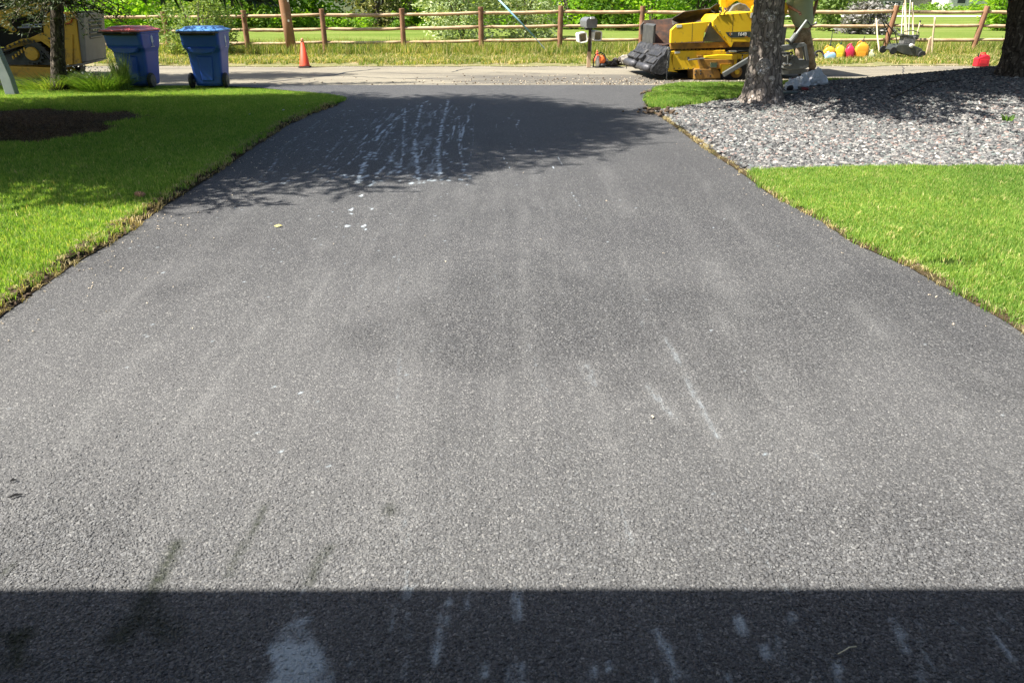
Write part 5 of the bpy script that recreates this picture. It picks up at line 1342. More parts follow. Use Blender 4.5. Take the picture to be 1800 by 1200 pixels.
# decals
dk = pmat('decal charcoal', (.05, .065, .07), rough=.4); wh = pmat('decal white', (.8, .8, .76), rough=.5); orr = pmat('decal orange', (.75, .30, .03), rough=.5); rdm = pmat('decal red', (.7, .03, .03))
dc = MB().prism(cr([(1315, 428), (1650, 418), (1645, 495), (1395, 500), (1350, 478)], -.034), -.034, -.030).build('model_decal', dk, pv)
def text(txt, u0, z0, h, mat, parent, v, ext=.002, rz=0, tilt=0, bold=True, squash=1.0):
    c = bpy.data.curves.new('lettering', 'FONT'); c.body = txt; c.size = h; c.extrude = ext; c.align_x = 'CENTER'; c.align_y = 'CENTER'; c.offset = h * .02 if bold else 0
    o = bpy.data.objects.new('lettering', c); COL.objects.link(o); 
    dg = bpy.context.evaluated_depsgraph_get(); dg.update(); me = bpy.data.meshes.new_from_object(o.evaluated_get(dg)); bpy.data.objects.remove(o)
    me.materials.clear(); me.materials.append(mat)
    o = bpy.data.objects.new('lettering', me); COL.objects.link(o); o.parent = parent
    o.location = (u0, v, z0); o.rotation_euler = (R(90), tilt, rz); o.scale = (squash, 1, 1)
    return o
u0, z0 = cr([(1535, 456)], -.034)[0]; text('1648', u0, z0, .092, wh, pv, -.037, squash=1.05)
u0, z0 = cr([(1588, 488)], -.034)[0]; text('plus', u0, z0, .035, orr, pv, -.037)
u0, z0 = cr([(1385, 452)], -.034)[0]
MB().prism([(u0 - .035, z0), (u0, z0 + .035), (u0 + .012, z0 + .035), (u0 - .018, z0), (u0 + .012, z0 - .035), (u0, z0 - .035)], -.038, -.034).build('chevron_mark', orr, pv)
MB().prism([(u0 + .0, z0), (u0 + .022, z0 + .018), (u0 + .034, z0 + .018), (u0 + .016, z0), (u0 + .034, z0 - .018), (u0 + .022, z0 - .018)], -.038, -.034).build('chevron_mark', wh, pv)
for poly, v0 in (([(665, 330), (740, 325), (740, 362), (670, 368)], -.004), ([(645, 680), (715, 678), (715, 706), (645, 710)], .036), ([(1650, 175), (1700, 170), (1700, 235), (1640, 240)], -.034)):
    MB().prism(cr(poly, v0), v0, v0 + .003).build('safety_label', wh, pv)
MB().prism(cr([(1652, 262), (1690, 258), (1690, 312), (1664, 305)], -.034), -.034, -.031).build('safety_label', rdm, pv)
# front apron: caked plates and rollers on the front of the machine, facing left
ap = thing('tmp', None, None); bpy.data.objects.remove(ap)
b = MB()
prof = [(-.02, .66), (-.10, .60), (-.14, .50), (-.22, .45), (-.30, .33), (-.38, .24), (-.40, .17), (-.30, .12), (-.16, .10), (-.05, .14), (-.02, .30)]
nv = 60; V = []
for j in range(nv):
    v = .02 + 2.34 * j / (nv - 1)
    for (u_, z_) in prof:
        nn = mnoise.noise(Vector((v * 4.5, u_ * 6, z_ * 6))) * .05 + mnoise.noise(Vector((v * 12, u_ * 14, z_ * 14))) * .03
        V.append((u_ + nn, v, z_ + nn * .8))
npmesh('front_apron', np.array(V), np.array([(j * 11 + i, (j + 1) * 11 + i, (j + 1) * 11 + (i + 1) % 11, j * 11 + (i + 1) % 11) for j in range(nv - 1) for i in range(11)]), steel_d, pv)
MB().prism(prof, .015, .03).build('apron_end', steel_d, pv)
rr = random.Random(3)
for v0, v1, u_, z_, hh in ((.12, .75, -.27, .34, .10), (.95, 1.15, -.30, .36, .16), (1.35, 1.6, -.30, .34, .16), (1.75, 2.3, -.29, .36, .11), (.2, 1.0, -.17, .49, .06), (1.2, 2.2, -.19, .48, .06)):
    MB().box((u_, (v0 + v1) / 2, z_), (.14, v1 - v0, hh), rot=(0, R(-42), 0)).build('apron_block', steel_d, pv, bevel=.02)
for v0, v1 in ((.15, 1.0), (1.35, 2.2)):
    MB().tube([(-.40, v0, .22), (-.40, v1, .22)], .075, 14).build('push_roller', pmat('worn roller steel', (.10, .10, .11), (.05, .05, .055), 6, .55, metal=.4, bump=.6, bscale=20), pv, smooth=True)
def chain(u_, v_, z0, z1):
    b = MB(); n = int((z0 - z1) / .03)
    for k in range(n):
        z = z0 - k * .03; b.box((u_, v_, z), (.022 if k % 2 else .008, .008 if k % 2 else .022, .036))
    b.build('chain', gun_m, pv)
chain(-.06, -.02, .42, .0); chain(-.37, 2.28, .24, .02)
# yellow edge strip on the apron's near end
MB().box((-.045, .0, .42), (.04, .03, .36)).build('apron_hinge', stl_m, pv)

# screed at the rear: grey frame, burners and beam (seen right of the trunk)
def q(pts, v): return [pl(1300 + x / 7.5, y / 7.5, v) for x, y in pts]
MB().prism(q([(480, 612), (845, 562), (850, 610), (560, 680), (480, 690)], -.1), -.16, -.04).build('screed_frame', stl_m, pv, bevel=.01)
MB().prism(q([(835, 565), (870, 590), (905, 790), (870, 800), (838, 640)], -.1), -.16, -.04).build('screed_frame', stl_m, pv, bevel=.01)
MB().prism(q([(640, 720), (735, 735), (760, 790), (895, 790), (885, 880), (850, 905), (640, 925), (550, 900), (550, 870), (640, 850)], -.02), -.12, .5).build('screed_box', stl_m, pv, bevel=.015)
MB().prism(q([(480, 690), (650, 690), (640, 860), (480, 880)], .1), .02, 2.0).build('screed_body', gun_m, pv)
MB().prism(q([(480, 920), (760, 900), (870, 915), (860, 970), (480, 985)], .1), .0, 2.2).build('screed_plate', stl_m, pv, bevel=.01)
for x_, y_ in ((590, 735), (700, 740), (590, 845), (660, 850)):
    (u0, z0), = q([(x_, y_)], -.15); MB().lathe([(.012, -.03), (.03, -.02), (.03, .04)], (u0, -.15, z0), 10, 'y').build('bolt', chr_m if x_ < 600 or y_ > 800 else gun_m, pv)
b = MB(); P = [Vector((p[0], -.14, p[1])) for p in q([(560, 745), (630, 705), (690, 690), (700, 760), (660, 800)], -.14)]; b.tube(P, .02, 8); b.build('hydraulic_hose', blk_m, pv, smooth=True)
b = MB(); P = [Vector((p[0], -.14, p[1])) for p in q([(560, 730), (640, 725)], -.14)]; b.tube(P, .022, 8); b.build('ram', chr_m, pv)
# crank jack: thick sleeve, thin rod, handle with ball
P = [Vector((p[0], -.12, p[1])) for p in q([(665, 560), (745, 455)], -.12)]; b = MB(); b.tube(P, .055, 12); jk = b.build('jack_sleeve', stl_m, pv, smooth=False)
P = [Vector((p[0], -.12, p[1])) for p in q([(735, 470), (885, 272)], -.12)]; MB().tube(P, .026, 10).build('jack_rod', pmat('pale steel', (.42, .45, .44), rough=.4, metal=.4), jk)
P = [Vector((p[0], -.12, p[1])) for p in q([(885, 272), (935, 335), (1000, 320)], -.12)]; MB().tube(P, .014, 8).build('crank', gun_m, jk)
(u0, z0), = q([(1005, 308)], -.12); MB().lathe([(.004, -.03), (.024, -.02), (.03, 0), (.024, .02), (.004, .03)], (u0, -.12, z0), 12, 'x').build('crank_knob', chr_m, jk, smooth=True)
(u0, z0), = q([(655, 555)], -.12); MB().box((u0, -.12, z0), (.16, .1, .03), rot=(0, R(35), 0)).build('jack_collar', gun_m, jk)

# ================================================================== TRACK LOADER (left)
cat = pmat('ochre yellow loader paint', (.68, .38, .03), (.60, .33, .03), 3, .5, dirt=(.20, .13, .06), dirt_amt=.35, dscale=6)
LO = Vector((aty(60, 100, 17.5)[0], 17.5, 0)); LPSI = R(9)
lu = Vector((math.cos(LPSI), math.sin(LPSI), 0)); lw = Vector((-math.sin(LPSI), math.cos(LPSI), 0))
ld = thing('track_loader', 'ochre yellow compact track loader parked on the street behind the slender spruce', 'track loader', tuple(LO), LPSI)
def g6(pts, v=0.0): return [pl(x / 6, y / 6, v, LO, lu, lw) for x, y in pts]
# rubber track: belt following the outline, lugs all round
belt = [(-330, 830), (-400, 740), (-330, 640), (80, 500), (230, 432), (320, 425), (400, 455), (480, 530), (560, 640), (600, 740), (615, 800), (590, 850), (300, 858)]
bp = g6(belt); c_ = (sum(p[0] for p in bp) / len(bp), sum(p[1] for p in bp) / len(bp))
inner = [(p[0] + (c_[0] - p[0]) * .10, p[1] + (c_[1] - p[1]) * .22) for p in bp]
for v0 in (0.0, 1.35):
    b = MB(); n = len(bp)
    V = [(p[0], v0, p[1]) for p in bp] + [(p[0], v0 + .38, p[1]) for p in bp] + [(p[0], v0, p[1]) for p in inner] + [(p[0], v0 + .38, p[1]) for p in inner]
    F = []
    for i in range(n):
        j = (i + 1) % n; F += [(i, j, n + j, n + i), (2 * n + j, 2 * n + i, 3 * n + i, 3 * n + j), (j, i, 2 * n + i, 2 * n + j), (n + i, n + j, 3 * n + j, 3 * n + i)]
    tk = b.add(V, F).build('rubber_track', pmat('dusty track rubber', (.05, .045, .04), (.09, .08, .07), 8, .8), ld)
    b = MB()
    for i in range(n):
        a_ = Vector((bp[i][0], 0, bp[i][1])); e_ = Vector((bp[(i + 1) % n][0], 0, bp[(i + 1) % n][1])); L_ = (e_ - a_).length; m = max(1, int(L_ / .085)); an = math.atan2((e_ - a_).z, (e_ - a_).x)
        for k in range(m):
            p = a_.lerp(e_, (k + .5) / m); b.box((p.x, v0 + .19, p.z), (.035, .40, .05), rot=(0, -an, 0))
    tag(b.build('track_lugs', pmat('track lug rubber', (.09, .075, .065), (.05, .045, .04), 8, .8), tk), kind='stuff')
    MB().prism(g6([(-300, 700), (120, 700), (540, 715), (555, 800), (500, 828), (250, 835), (-300, 835)]), v0 - .03, v0 + .25).build('track_frame', cat, ld, bevel=.02)
    MB().prism(g6([(-200, 690), (100, 560), (250, 500), (420, 520), (520, 690)]), v0 + .10, v0 + .3).build('undercarriage', gun_m, ld)
    (u0, z0), = g6([(335, 570)]); MB().lathe([(.05, -.05), (.13, -.045), (.14, 0), (.14, .2)], (u0, v0 + .02, z0), 24, 'y').build('drive_sprocket', cat, ld, bevel=.008)
    rng = MB()
    for k in range(14):
        a = k * 2 * math.pi / 14; rng.box((u0 + .20 * math.cos(a), v0 + .06, z0 + .20 * math.sin(a)), (.05, .05, .035), rot=(0, -a, 0))
    rng.lathe([(.15, -.0), (.19, 0), (.19, .04), (.15, .04)], (u0, v0 + .04, z0), 24, 'y'); rng.build('sprocket_ring', gun_m, ld)
    for k in range(5):
        (u0, z0), = g6([(-250 + k * 170, 842)]); MB().lathe([(.03, 0), (.07, .01), (.07, .2)], (u0, v0 + .02, z0), 14, 'y').build('roller', gun_m, ld)
    (u0, z0), = g6([(0, 0)])
b = MB()
for k in range(5):
    (u0, z0), = g6([(135 + k * 30, 610 - k * 22)], -.0); b.box((u0, .02, z0), (.03, .04, .07))
b.build('sprocket_lugs', cat, ld)
MB().prism(g6([(60, 520), (300, 410), (450, 345), (600, 560), (440, 440), (320, 410), (230, 418), (80, 484)], .02), .0, .36).build('fender', cat, ld, bevel=.01)
MB().prism(g6([(450, 220), (545, 150), (600, 130), (790, 125), (862, 695), (720, 705), (690, 690), (565, 500), (470, 430)], .1), .10, 1.6).build('rear_body', cat, ld, bevel=.02)
MB().prism(g6([(672, 380), (755, 380), (755, 408), (672, 408)], .09), .09, .10).build('vent_slot', gun_m, ld)
MB().prism(g6([(672, 365), (768, 365), (768, 680), (720, 690)], .08), .075, .098).build('side_door', cat, ld, bevel=.006)
MB().prism(g6([(798, 120), (872, 120), (905, 658), (868, 690)], .2), .2, 1.6).build('rear_gap', gun_m, ld)
gr_ = pmat('taupe grey rear door', (.20, .18, .15), (.25, .23, .19), 3, .6)
(ud, zt_), (ue, zb_) = g6([(862, 145), (895, 655)], .12)
rd = MB().rings([[(ue - .1, .13, zb_), (ue + .03, .13, zb_), (ue + .03, 1.5, zb_), (ue - .1, 1.5, zb_)], [(ud - .1, .13, zt_), (ud + .03, .13, zt_), (ud + .03, 1.5, zt_), (ud - .1, 1.5, zt_)]]).build('rear_door', gr_, ld, bevel=.015)
H_ = zt_ - zb_; ug = lambda f: ue + (ud - ue) * f
MB().add([(ug(.46) + .033, .42, zb_ + H_ * .46), (ug(.46) + .033, 1.28, zb_ + H_ * .46), (ug(.88) + .033, 1.28, zb_ + H_ * .88), (ug(.88) + .033, .42, zb_ + H_ * .88)], [(0, 1, 2, 3)]).build('grille', gun_m, rd)
for k in range(5):
    f = .50 + .085 * k; MB().box((ug(f) + .045, .85, zb_ + H_ * f), (.03, .86, .02), rot=(0, R(25), 0)).build('louvre', gr_, rd)
MB().prism(g6([(690, 250), (740, 240), (765, 190), (755, 225), (730, 255), (690, 258)], .07), .06, .1).build('tail_lamp_rim', pmat('red lamp', (.5, .02, .02), rough=.3), ld)
MB().prism(g6([(660, 150), (680, 150), (690, 220), (672, 215)], .06), .05, .1).build('reflective_strip', wh, ld)
MB().prism(g6([(690, 695), (895, 662), (900, 675), (860, 690), (690, 712)], .1), .1, 1.6).build('bumper', gr_, ld)
# lift arm, link and cylinders, dark cab core with mesh window
MB().prism(g6([(-500, 250), (-100, 130), (150, 85), (420, 25), (560, 30), (560, 75), (475, 122), (225, 180), (60, 215), (-480, 330)], -.05), -.07, .07).build('lift_arm', cat, ld, bevel=.015)
MB().prism(g6([(-60, 190), (70, 215), (150, 295), (172, 320), (160, 342), (130, 346), (100, 330), (-60, 235)], -.09), -.10, -.04).build('arm_link', cat, ld, bevel=.015)
(u0, z0), = g6([(142, 315)], -.10); MB().lathe([(.02, -.02), (.03, -.015), (.03, .01)], (u0, -.10, z0), 12, 'y').build('pin', gun_m, ld)
MB().prism(g6([(455, 210), (500, 150), (530, 125), (545, 190), (565, 420), (520, 445), (470, 420)], .0), -.02, .10).build('arm_tower', cat, ld, bevel=.012)
(u0, z0), = g6([(520, 408)], -.02); MB().lathe([(.014, -.01), (.022, -.006), (.022, .01)], (u0, -.025, z0), 12, 'y').build('pin', gun_m, ld)
for y in (268, 293):
    P = [Vector((p[0], .03, p[1])) for p in g6([(190 if y > 280 else 235, y + 3), (450, y - 8)], .03)]; MB().tube(P, .022, 8).build('cylinder', pmat('cylinder steel', (.25, .26, .27), rough=.35, metal=.7), ld)
MB().prism(g6([(-600, 470), (-600, -300), (420, -300), (480, 200), (470, 430), (230, 420), (60, 500)], .3), .30, 1.45).build('cab', pmat('black cab interior', (.008, .008, .009), rough=.8), ld)
b = MB()
for k in range(7): b.box((g6([(20 + k * 55, 0)], .28)[0][0], .285, 1.75), (.012, .012, .8))
for k in range(8): b.box((g6([(180, 0)], .28)[0][0], .285, 1.42 + k * .1), (.62, .012, .012))
b.build('cab_mesh', gun_m, ld)
MB().box((g6([(-50, 0)], .3)[0][0], .9, 2.32), (1.7, 1.25, .08)).build('cab_roof', blk_m, ld, bevel=.02)
(u0, z0), = g6([(345, 95)], -.06); text('299D', u0, z0, .115, pmat('faded white lettering', (.45, .45, .43)), ld, -.074, tilt=R(-13) * 1, squash=1.0)
# bucket, left of the frame
MB().prism([(-3.1, .02), (-2.2, .02), (-2.15, .5), (-2.45, .55), (-2.6, .2)], -.1, 1.85).build('bucket', gun_m, ld)

# ================================================================== PERSON
def skin(name, verts, edges, mat, parent, sub=2, root=0):
    me = bpy.data.meshes.new(name); me.from_pydata([v[:3] for v in verts], edges, []); o = bpy.data.objects.new(name, me); COL.objects.link(o)
    me.materials.append(mat); o.parent = parent
    s = o.modifiers.new('skin', 'SKIN'); s.use_smooth_shade = True
    sv = me.skin_vertices[0].data
    for i, v in enumerate(verts):
        r = v[3] if isinstance(v[3], tuple) else (v[3], v[3]); sv[i].radius = r; sv[i].use_root = (i == root)
    d = o.modifiers.new('sub', 'SUBSURF'); d.levels = sub; d.render_levels = sub
    return o
skin_m = pmat('tanned skin', (.36, .19, .12), (.31, .16, .10), 8, .55)
shirt_m = pmat('pale green shirt', (.47, .56, .37), (.42, .51, .33), 3, .85, bump=.4, bscale=9, bdist=.03)
camo_m = pmat('tan camouflage trousers', (.38, .29, .19), (.17, .12, .075), 9, .9, bump=.5, bscale=14, bdist=.03, dirt=(.50, .42, .30), dirt_amt=.5, dscale=11)
boot_m = pmat('brown work boots', (.16, .08, .045), (.10, .05, .03), 8, .7)
hair_m = pmat('dark cap and hair', (.04, .035, .03), rough=.8)
PY_ = 18.25
def pp(px, py, dy=0): 
    x, z = aty(px, py, PY_ + dy); return Vector((x - PERX, dy, z))
PERX, _ = aty(1407, 133, PY_)
ps = thing('person', 'person in pale green shirt and tan camouflage trousers standing behind the paver', 'person', (PERX, PY_, 0))
def V4(p, r): return (p[0], p[1], p[2], r)
hip = pp(1411, 52); chest = pp(1406, 12); neck = chest + Vector((.02, -.02, .36)); hd = neck + Vector((-.04, -.05, .17))
fl_, kl_, hl_ = pp(1407, 133, -.05), pp(1404, 92, -.08), hip + Vector((-.09, 0, -.06))
fr_, kr_, hr_ = pp(1427, 128, .2), pp(1423, 88, .05), hip + Vector((.09, 0, -.06))
sl, sr = neck + Vector((-.19, 0, -.08)), neck + Vector((.19, 0, -.08))
el_, er_ = sl + Vector((-.12, -.10, -.28)), pp(1437, -2, .0)
wl, wr = el_ + Vector((.10, -.26, -.08)), pp(1428, 34, -.16)
body = [V4(hip, (.14, .11)), V4((hip + chest) / 2, (.15, .13)), V4(chest, (.17, .12)), V4(neck + Vector((0, 0, -.10)), (.13, .09)), V4(neck, .055), V4(hd + Vector((0, 0, -.05)), .075), V4(hd + Vector((0, -.01, .05)), .09), V4(hd + Vector((0, 0, .12)), .06),
        V4(sl, .062), V4(el_, .042), V4(wl, .028), V4(sr, .062), V4(er_, .042), V4(wr, .028),
        V4(hl_, .095), V4(kl_, .06), V4(fl_ + Vector((0, 0, .09)), .042), V4(fl_ + Vector((-.02, -.13, .04)), .035), V4(hr_, .095), V4(kr_, .06), V4(fr_ + Vector((0, 0, .09)), .042), V4(fr_ + Vector((.03, -.13, .04)), .035),
        V4(hd + Vector((-.01, -.105, .02)), .018)]
E = [(0, 1), (1, 2), (2, 3), (3, 4), (4, 5), (5, 6), (6, 7), (3, 8), (8, 9), (9, 10), (3, 11), (11, 12), (12, 13), (0, 14), (14, 15), (15, 16), (16, 17), (0, 18), (18, 19), (19, 20), (20, 21), (5, 22)]
def hand(w, d, s):
    global body, E
    iw = body.index(next(v for v in body if Vector(v[:3]) == w)); side = d.cross(Vector((0, 0, 1))).normalized() * s
    p = w + d * .07; body.append(V4(p, (.034, .018))); ip = len(body) - 1; E.append((iw, ip))
    for k, (o_, L_) in enumerate(((-.027, .06), (-.009, .072), (.009, .068), (.026, .052))):
        a_ = p + side * o_ + d * .03; b_ = a_ + d * L_ * .6 + Vector((0, 0, -.015)); c_ = b_ + d * L_ * .3 + Vector((0, 0, -.03))
        i0 = len(body); body.extend([V4(a_, .009), V4(b_, .0085), V4(c_, .0075)]); E.extend([(ip, i0), (i0, i0 + 1), (i0 + 1, i0 + 2)])
    a_ = w + d * .03 - side * .035; b_ = a_ + d * .035 - side * .012; i0 = len(body); body.extend([V4(a_, .011), V4(b_, .009)]); E.extend([(iw, i0), (i0, i0 + 1)])
hand(wl, (wl - el_).normalized(), 1); hand(wr, (wr - er_).normalized(), -1)
bo = skin('body', body, E, skin_m, ps, 1)
for s in (-1, 1):
    MB().blob(hd + Vector((s * .032, -.088, .045)), (.012, .008, .009), 1, 0, lv=2).build('eye', pmat('eye white', (.7, .7, .68)), ps, smooth=True)
    MB().blob(hd + Vector((s * .092, 0, .03)), (.012, .022, .032), 2, .1, lv=2).build('ear', skin_m, ps, smooth=True)
MB().blob(hd + Vector((0, -.092, -.03)), (.025, .008, .007), 3, 0, lv=2).build('mouth', pmat('lips', (.30, .11, .09)), ps, smooth=True)
cap = MB(); cap.blob(hd + Vector((0, .005, .12)), (.105, .115, .075), 4, .02, lv=3); cap.box(hd + Vector((0, -.14, .10)), (.13, .10, .012)); cap.build('cap', hair_m, ps, smooth=True)
# shirt: one loose garment, long at the hem and bellying out on the left
def ell(c, rx, ry, n=28, seed=0, wr_=.0):
    out = []
    for k in range(n):
        a = 2 * math.pi * k / n; w = 1 + wr_ * mnoise.noise(Vector((math.cos(a) * 2.5, math.sin(a) * 2.5, c[2] * 3.5 + seed)))
        out.append((c[0] + rx * math.cos(a) * w, c[1] + ry * math.sin(a) * w, c[2]))
    return out
def sh(pxl, pxr, py, ry, dy=0):
    a_ = pp(pxl, py); b_ = pp(pxr, py); return ell(((a_.x + b_.x) / 2, dy, a_.z), abs(b_.x - a_.x) / 2, ry, wr_=.07)
S_ = MB().rings([sh(1401, 1419, 49.5, .17, -.02), sh(1397, 1423, 47, .21, -.03), sh(1393, 1427, 40, .25, -.04), sh(1391, 1429, 32, .26, -.03), sh(1387, 1429, 22, .24), sh(1384, 1428, 12, .22), sh(1383, 1429, 2, .20),
                 ell(neck + Vector((-.01, 0, -.22)), .26, .16, wr_=.05), ell(neck + Vector((0, 0, -.10)), .24, .12), ell(neck + Vector((0, 0, -.02)), .12, .09), ell(neck + Vector((0, 0, .01)), .07, .065)])
S_.tube([sl + Vector((.05, 0, -.02)), sl.lerp(el_, .5), sl.lerp(el_, .92)], [.105, .088, .082], 14); S_.tube([sr + Vector((-.05, 0, -.02)), sr.lerp(er_, .5), sr.lerp(er_, .92)], [.105, .088, .082], 14)
S_.build('shirt', shirt_m, ps, smooth=True)
T2 = []
tr = skin('trousers', [V4(hip + Vector((0, 0, .06)), (.17, .15)), V4(hip + Vector((0, 0, -.03)), (.17, .15)), V4(hl_ + Vector((-.01, 0, -.12)), .125), V4(kl_, .095), V4(kl_.lerp(fl_, .5), .08), V4(fl_ + Vector((0, 0, .09)), .078),
               V4(hr_ + Vector((.01, 0, -.12)), .125), V4(kr_, .10), V4(kr_.lerp(fr_, .5) + Vector((.01, .02, 0)), .095), V4(fr_ + Vector((.03, 0, .09)), .10)],
          [(0, 1), (1, 2), (2, 3), (3, 4), (4, 5), (1, 6), (6, 7), (7, 8), (8, 9)], camo_m, ps, 2)
dm = tr.modifiers.new('folds', 'DISPLACE'); tx = bpy.data.textures.new('folds', 'CLOUDS'); tx.noise_scale = .09; dm.texture = tx; dm.strength = .045; dm.texture_coords = 'GLOBAL'
for f_, a in ((fl_, 0), (fr_, .3)):
    c0 = Vector((f_.x, f_.y, 0)); b = MB()
    M_ = Matrix.Rotation(a, 3, 'Z')
    def rg(y, w, h, z0=0.0): return [tuple(c0 + M_ @ Vector((w * math.cos(t), y, z0 + h * max(0, .5 + .5 * math.sin(t))))) for t in np.linspace(0, 6.283, 13)[:-1]]
    b.rings([rg(.09, .03, .10), rg(.07, .045, .17), rg(-.02, .05, .16), rg(-.08, .05, .10), rg(-.16, .05, .075), rg(-.20, .03, .04)]); b.build('boot', boot_m, ps, smooth=True)

# ================================================================== THINGS IN THE VERGE ON THE RIGHT
def vz(x, y): return float(verge_h(np.array(x), np.array(y)))
def can(label, px, py, w, h, col, col2, cap_col, spout=0, group='fuel cans and jugs in the verge grass', tilt=0, d=.16, angular=False, ribs=True):
    m = pmat(label.split()[0] + ' can plastic', col, col2, 4, .4)
    x, y = at(px, py, .05); y = min(y, 22.9) - (.35 if 'light blue' in label else 0); w *= 1.22; h *= 1.32; d *= 1.1
    x = aty(px, py, y)[0]; z = vz(x, y)
    t = thing('fuel_can', label, 'fuel can', (x, y, z), R(-8), group=group)
    b = MB()
    def rg(zz, k, kd=1): 
        return [(k * w / 2 * math.copysign(abs(math.cos(a)) ** .45, math.cos(a)), kd * d / 2 * math.copysign(abs(math.sin(a)) ** .45, math.sin(a)), zz) for a in np.linspace(0, 6.283, 21)[:-1]]
    b.rings([rg(0, .92, .9), rg(.02, 1), rg(h * .52, 1.0), rg(h * .74, .88), rg(h * .88, .62, .8), rg(h * .94, .32, .45), rg(h, .28, .4)]); bd = b.build('body', m, t, smooth=True)
    if ribs: MB().box((0, -d / 2 - .002, h * .3), (w * .55, .012, h * .3)).build('side_boss', m, bd, bevel=.012)
    if h > .2: MB().tube([(-w * .05, 0, h * .98), (-w * .2, 0, h * 1.06), (-w * .36, 0, h * .95), (-w * .40, 0, h * .78)], .014, 7).build('handle', m, t, smooth=True)
    cm = pmat('cap', cap_col, rough=.5)
    MB().lathe([(.035, h * .97), (.038, h + .01), (.034, h + .045)], (0, 0, 0), 12).build('cap', cm, t)
    if spout: MB().tube([(0, 0, h + .03), (.008, 0, h + .03 + spout * .5), (.0 if spout > .2 else .02, 0, h + .03 + spout)], [.016, .011, .009], 7).build('spout', cm, t)
    t.rotation_euler = (0, tilt, R(-8))
    return t
can('orange-yellow fuel can with tall black spout, leftmost of the cans', 1458, 89, .27, .27, (.80, .40, .04), (.72, .34, .03), (.03, .05, .04), .36)
can('bright yellow fuel can with short dark green spout beside the blue jug', 1476, 89.5, .22, .29, (.80, .60, .05), (.74, .52, .04), (.03, .07, .04), .10)
can('crimson pink fuel can between the yellow can and the big orange can', 1493.5, 92, .195, .29, (.62, .03, .09), (.55, .02, .07), (.60, .10, .15), 0, ribs=False)
can('large orange fuel can with black cap at the right of the row of cans', 1514, 93, .31, .35, (.82, .36, .03), (.72, .30, .03), (.03, .03, .03), .12)
can('pale cream plastic jug leaning behind the large orange can', 1526, 91.5, .22, .18, (.60, .62, .36), (.52, .55, .30), (.5, .5, .35), 0, tilt=R(25), ribs=False)
can('light blue plastic jug lying tilted in front of the yellow cans', 1463, 93, .26, .16, (.22, .42, .62), (.35, .52, .66), (.6, .65, .68), 0, tilt=R(-28), ribs=False, d=.12)
# red can by the kerb
m = pmat('red fuel can plastic', (.70, .02, .035), (.62, .015, .03), 3, .4)
x, y = at(1727, 117.5); t = thing('fuel_can', 'bright red fuel can with moulded handle on the far kerb near the right edge', 'fuel can', (x, y + .1, 0), R(5))
b = MB().prism([(-.165, 0), (.165, 0), (.165, .22), (.12, .27), (.05, .285), (-.165, .20)], -.09, .09).build('body', m, t, bevel=.02)
MB().tube([(-.07, 0, .25), (-.05, 0, .315), (.05, 0, .32), (.09, 0, .26)], .016, 8).build('handle', m, t, smooth=True)
MB().tube([(-.11, 0, .22), (-.115, 0, .27), (-.13, 0, .31)], [.02, .015, .01], 8).build('spout', blk_m, t)
MB().box((0, -.092, .12), (.2, .01, .1)).build('side_boss', m, b, bevel=.02)
# coil of black hose + green handle
x, y = at(1443, 93, .05); x = aty(1443, 88, 22.8)[0]; t = thing('hose_coil', 'black coiled hose with a green end lying left of the cans', 'hose', (x, 22.8, vz(x, 22.8) + .03))
MB().tube([(.12 * math.cos(a) - .03, .05 * math.sin(a * 1.0), .10 + .10 * math.sin(a)) for a in np.linspace(-.4, 3.9, 22)], .028, 8).build('hose', blk_m, t, smooth=True)
MB().lathe([(.02, -.05), (.06, -.045), (.06, .02), (.02, .03)], (-.13, -.04, .075), 14, 'y').build('nozzle_drum', blk_m, t)
MB().tube([(-.16, 0, .09), (-.34, .02, .12)], .018, 7).build('green_pipe', pmat('green pipe', (.08, .35, .16), rough=.5), t)

# tool handles leaning on the fence
ash = pmat('pale ash tool handle', (.62, .50, .33), (.52, .40, .25), 3, .7); fib = pmat('grey fibreglass handle', (.45, .45, .40), rough=.5)
hd_m = gun_m
def tool(label, p0, p1, mat, head=None, name='rake', r=.020, Y0=24.6, Y1=25.45, cat='garden tool'):
    a_ = atz(*p0, Y0); a_.z = vz(a_.x, Y0) - .02 if p0[2:] == () else a_.z; b_ = atz(*p1, Y1)
    t = thing(name, label, cat, tuple(a_), group='long-handled tools leaning on the fence')
    n = 7; pts = [(b_ - a_) * (k / n) + Vector((.006 * math.sin(k * 1.3), 0, 0)) for k in range(n + 1)]
    MB().tube(pts, r, 8).build('handle', mat, t, smooth=True)
    if head == 'rake':
        d = b_ - a_; b = MB(); b.box(d, (.36, .03, .02))
        for k in range(12): b.box(d + Vector((-.17 + k * .031, -.04, .0)), (.008, .08, .008))
        b.build('rake_head', hd_m, t)
    elif head == 'lute':
        d = b_ - a_; MB().box(d + Vector((0, 0, .02)), (.7, .02, .09)).build('lute_blade', stl_m, t)
    elif head == 'foot':
        MB().add([(-.11, -.05, .0), (.11, -.05, .0), (.09, .02, .14), (-.09, .02, .14), (0, -.06, -.06)], [(0, 1, 2, 3), (0, 4, 1)]).build('shovel_blade', hd_m, t)
    elif head == 'grip':
        d = b_ - a_; MB().tube([d, d * 1.06], r * 1.3, 8).build('grip', blk_m, t)
    return t
tool('pale wooden handle with black grip standing alone left of the mower', (1548, 88), (1540, 33), ash, 'grip', 'tool_handle', .024)
tool('thin grey handle, leftmost of the bunch of tools behind the mower', (1586, 84), (1587, 8), fib, 'rake', 'rake', .015)
tool('straight pale rake handle just right of the thin grey one', (1596, 84), (1589, 5), ash, 'rake', 'rake', .018)
tool('tallest pale handle in the middle of the tools behind the mower', (1599, 84), (1590, -22), ash, 'lute', 'asphalt_lute', .022)
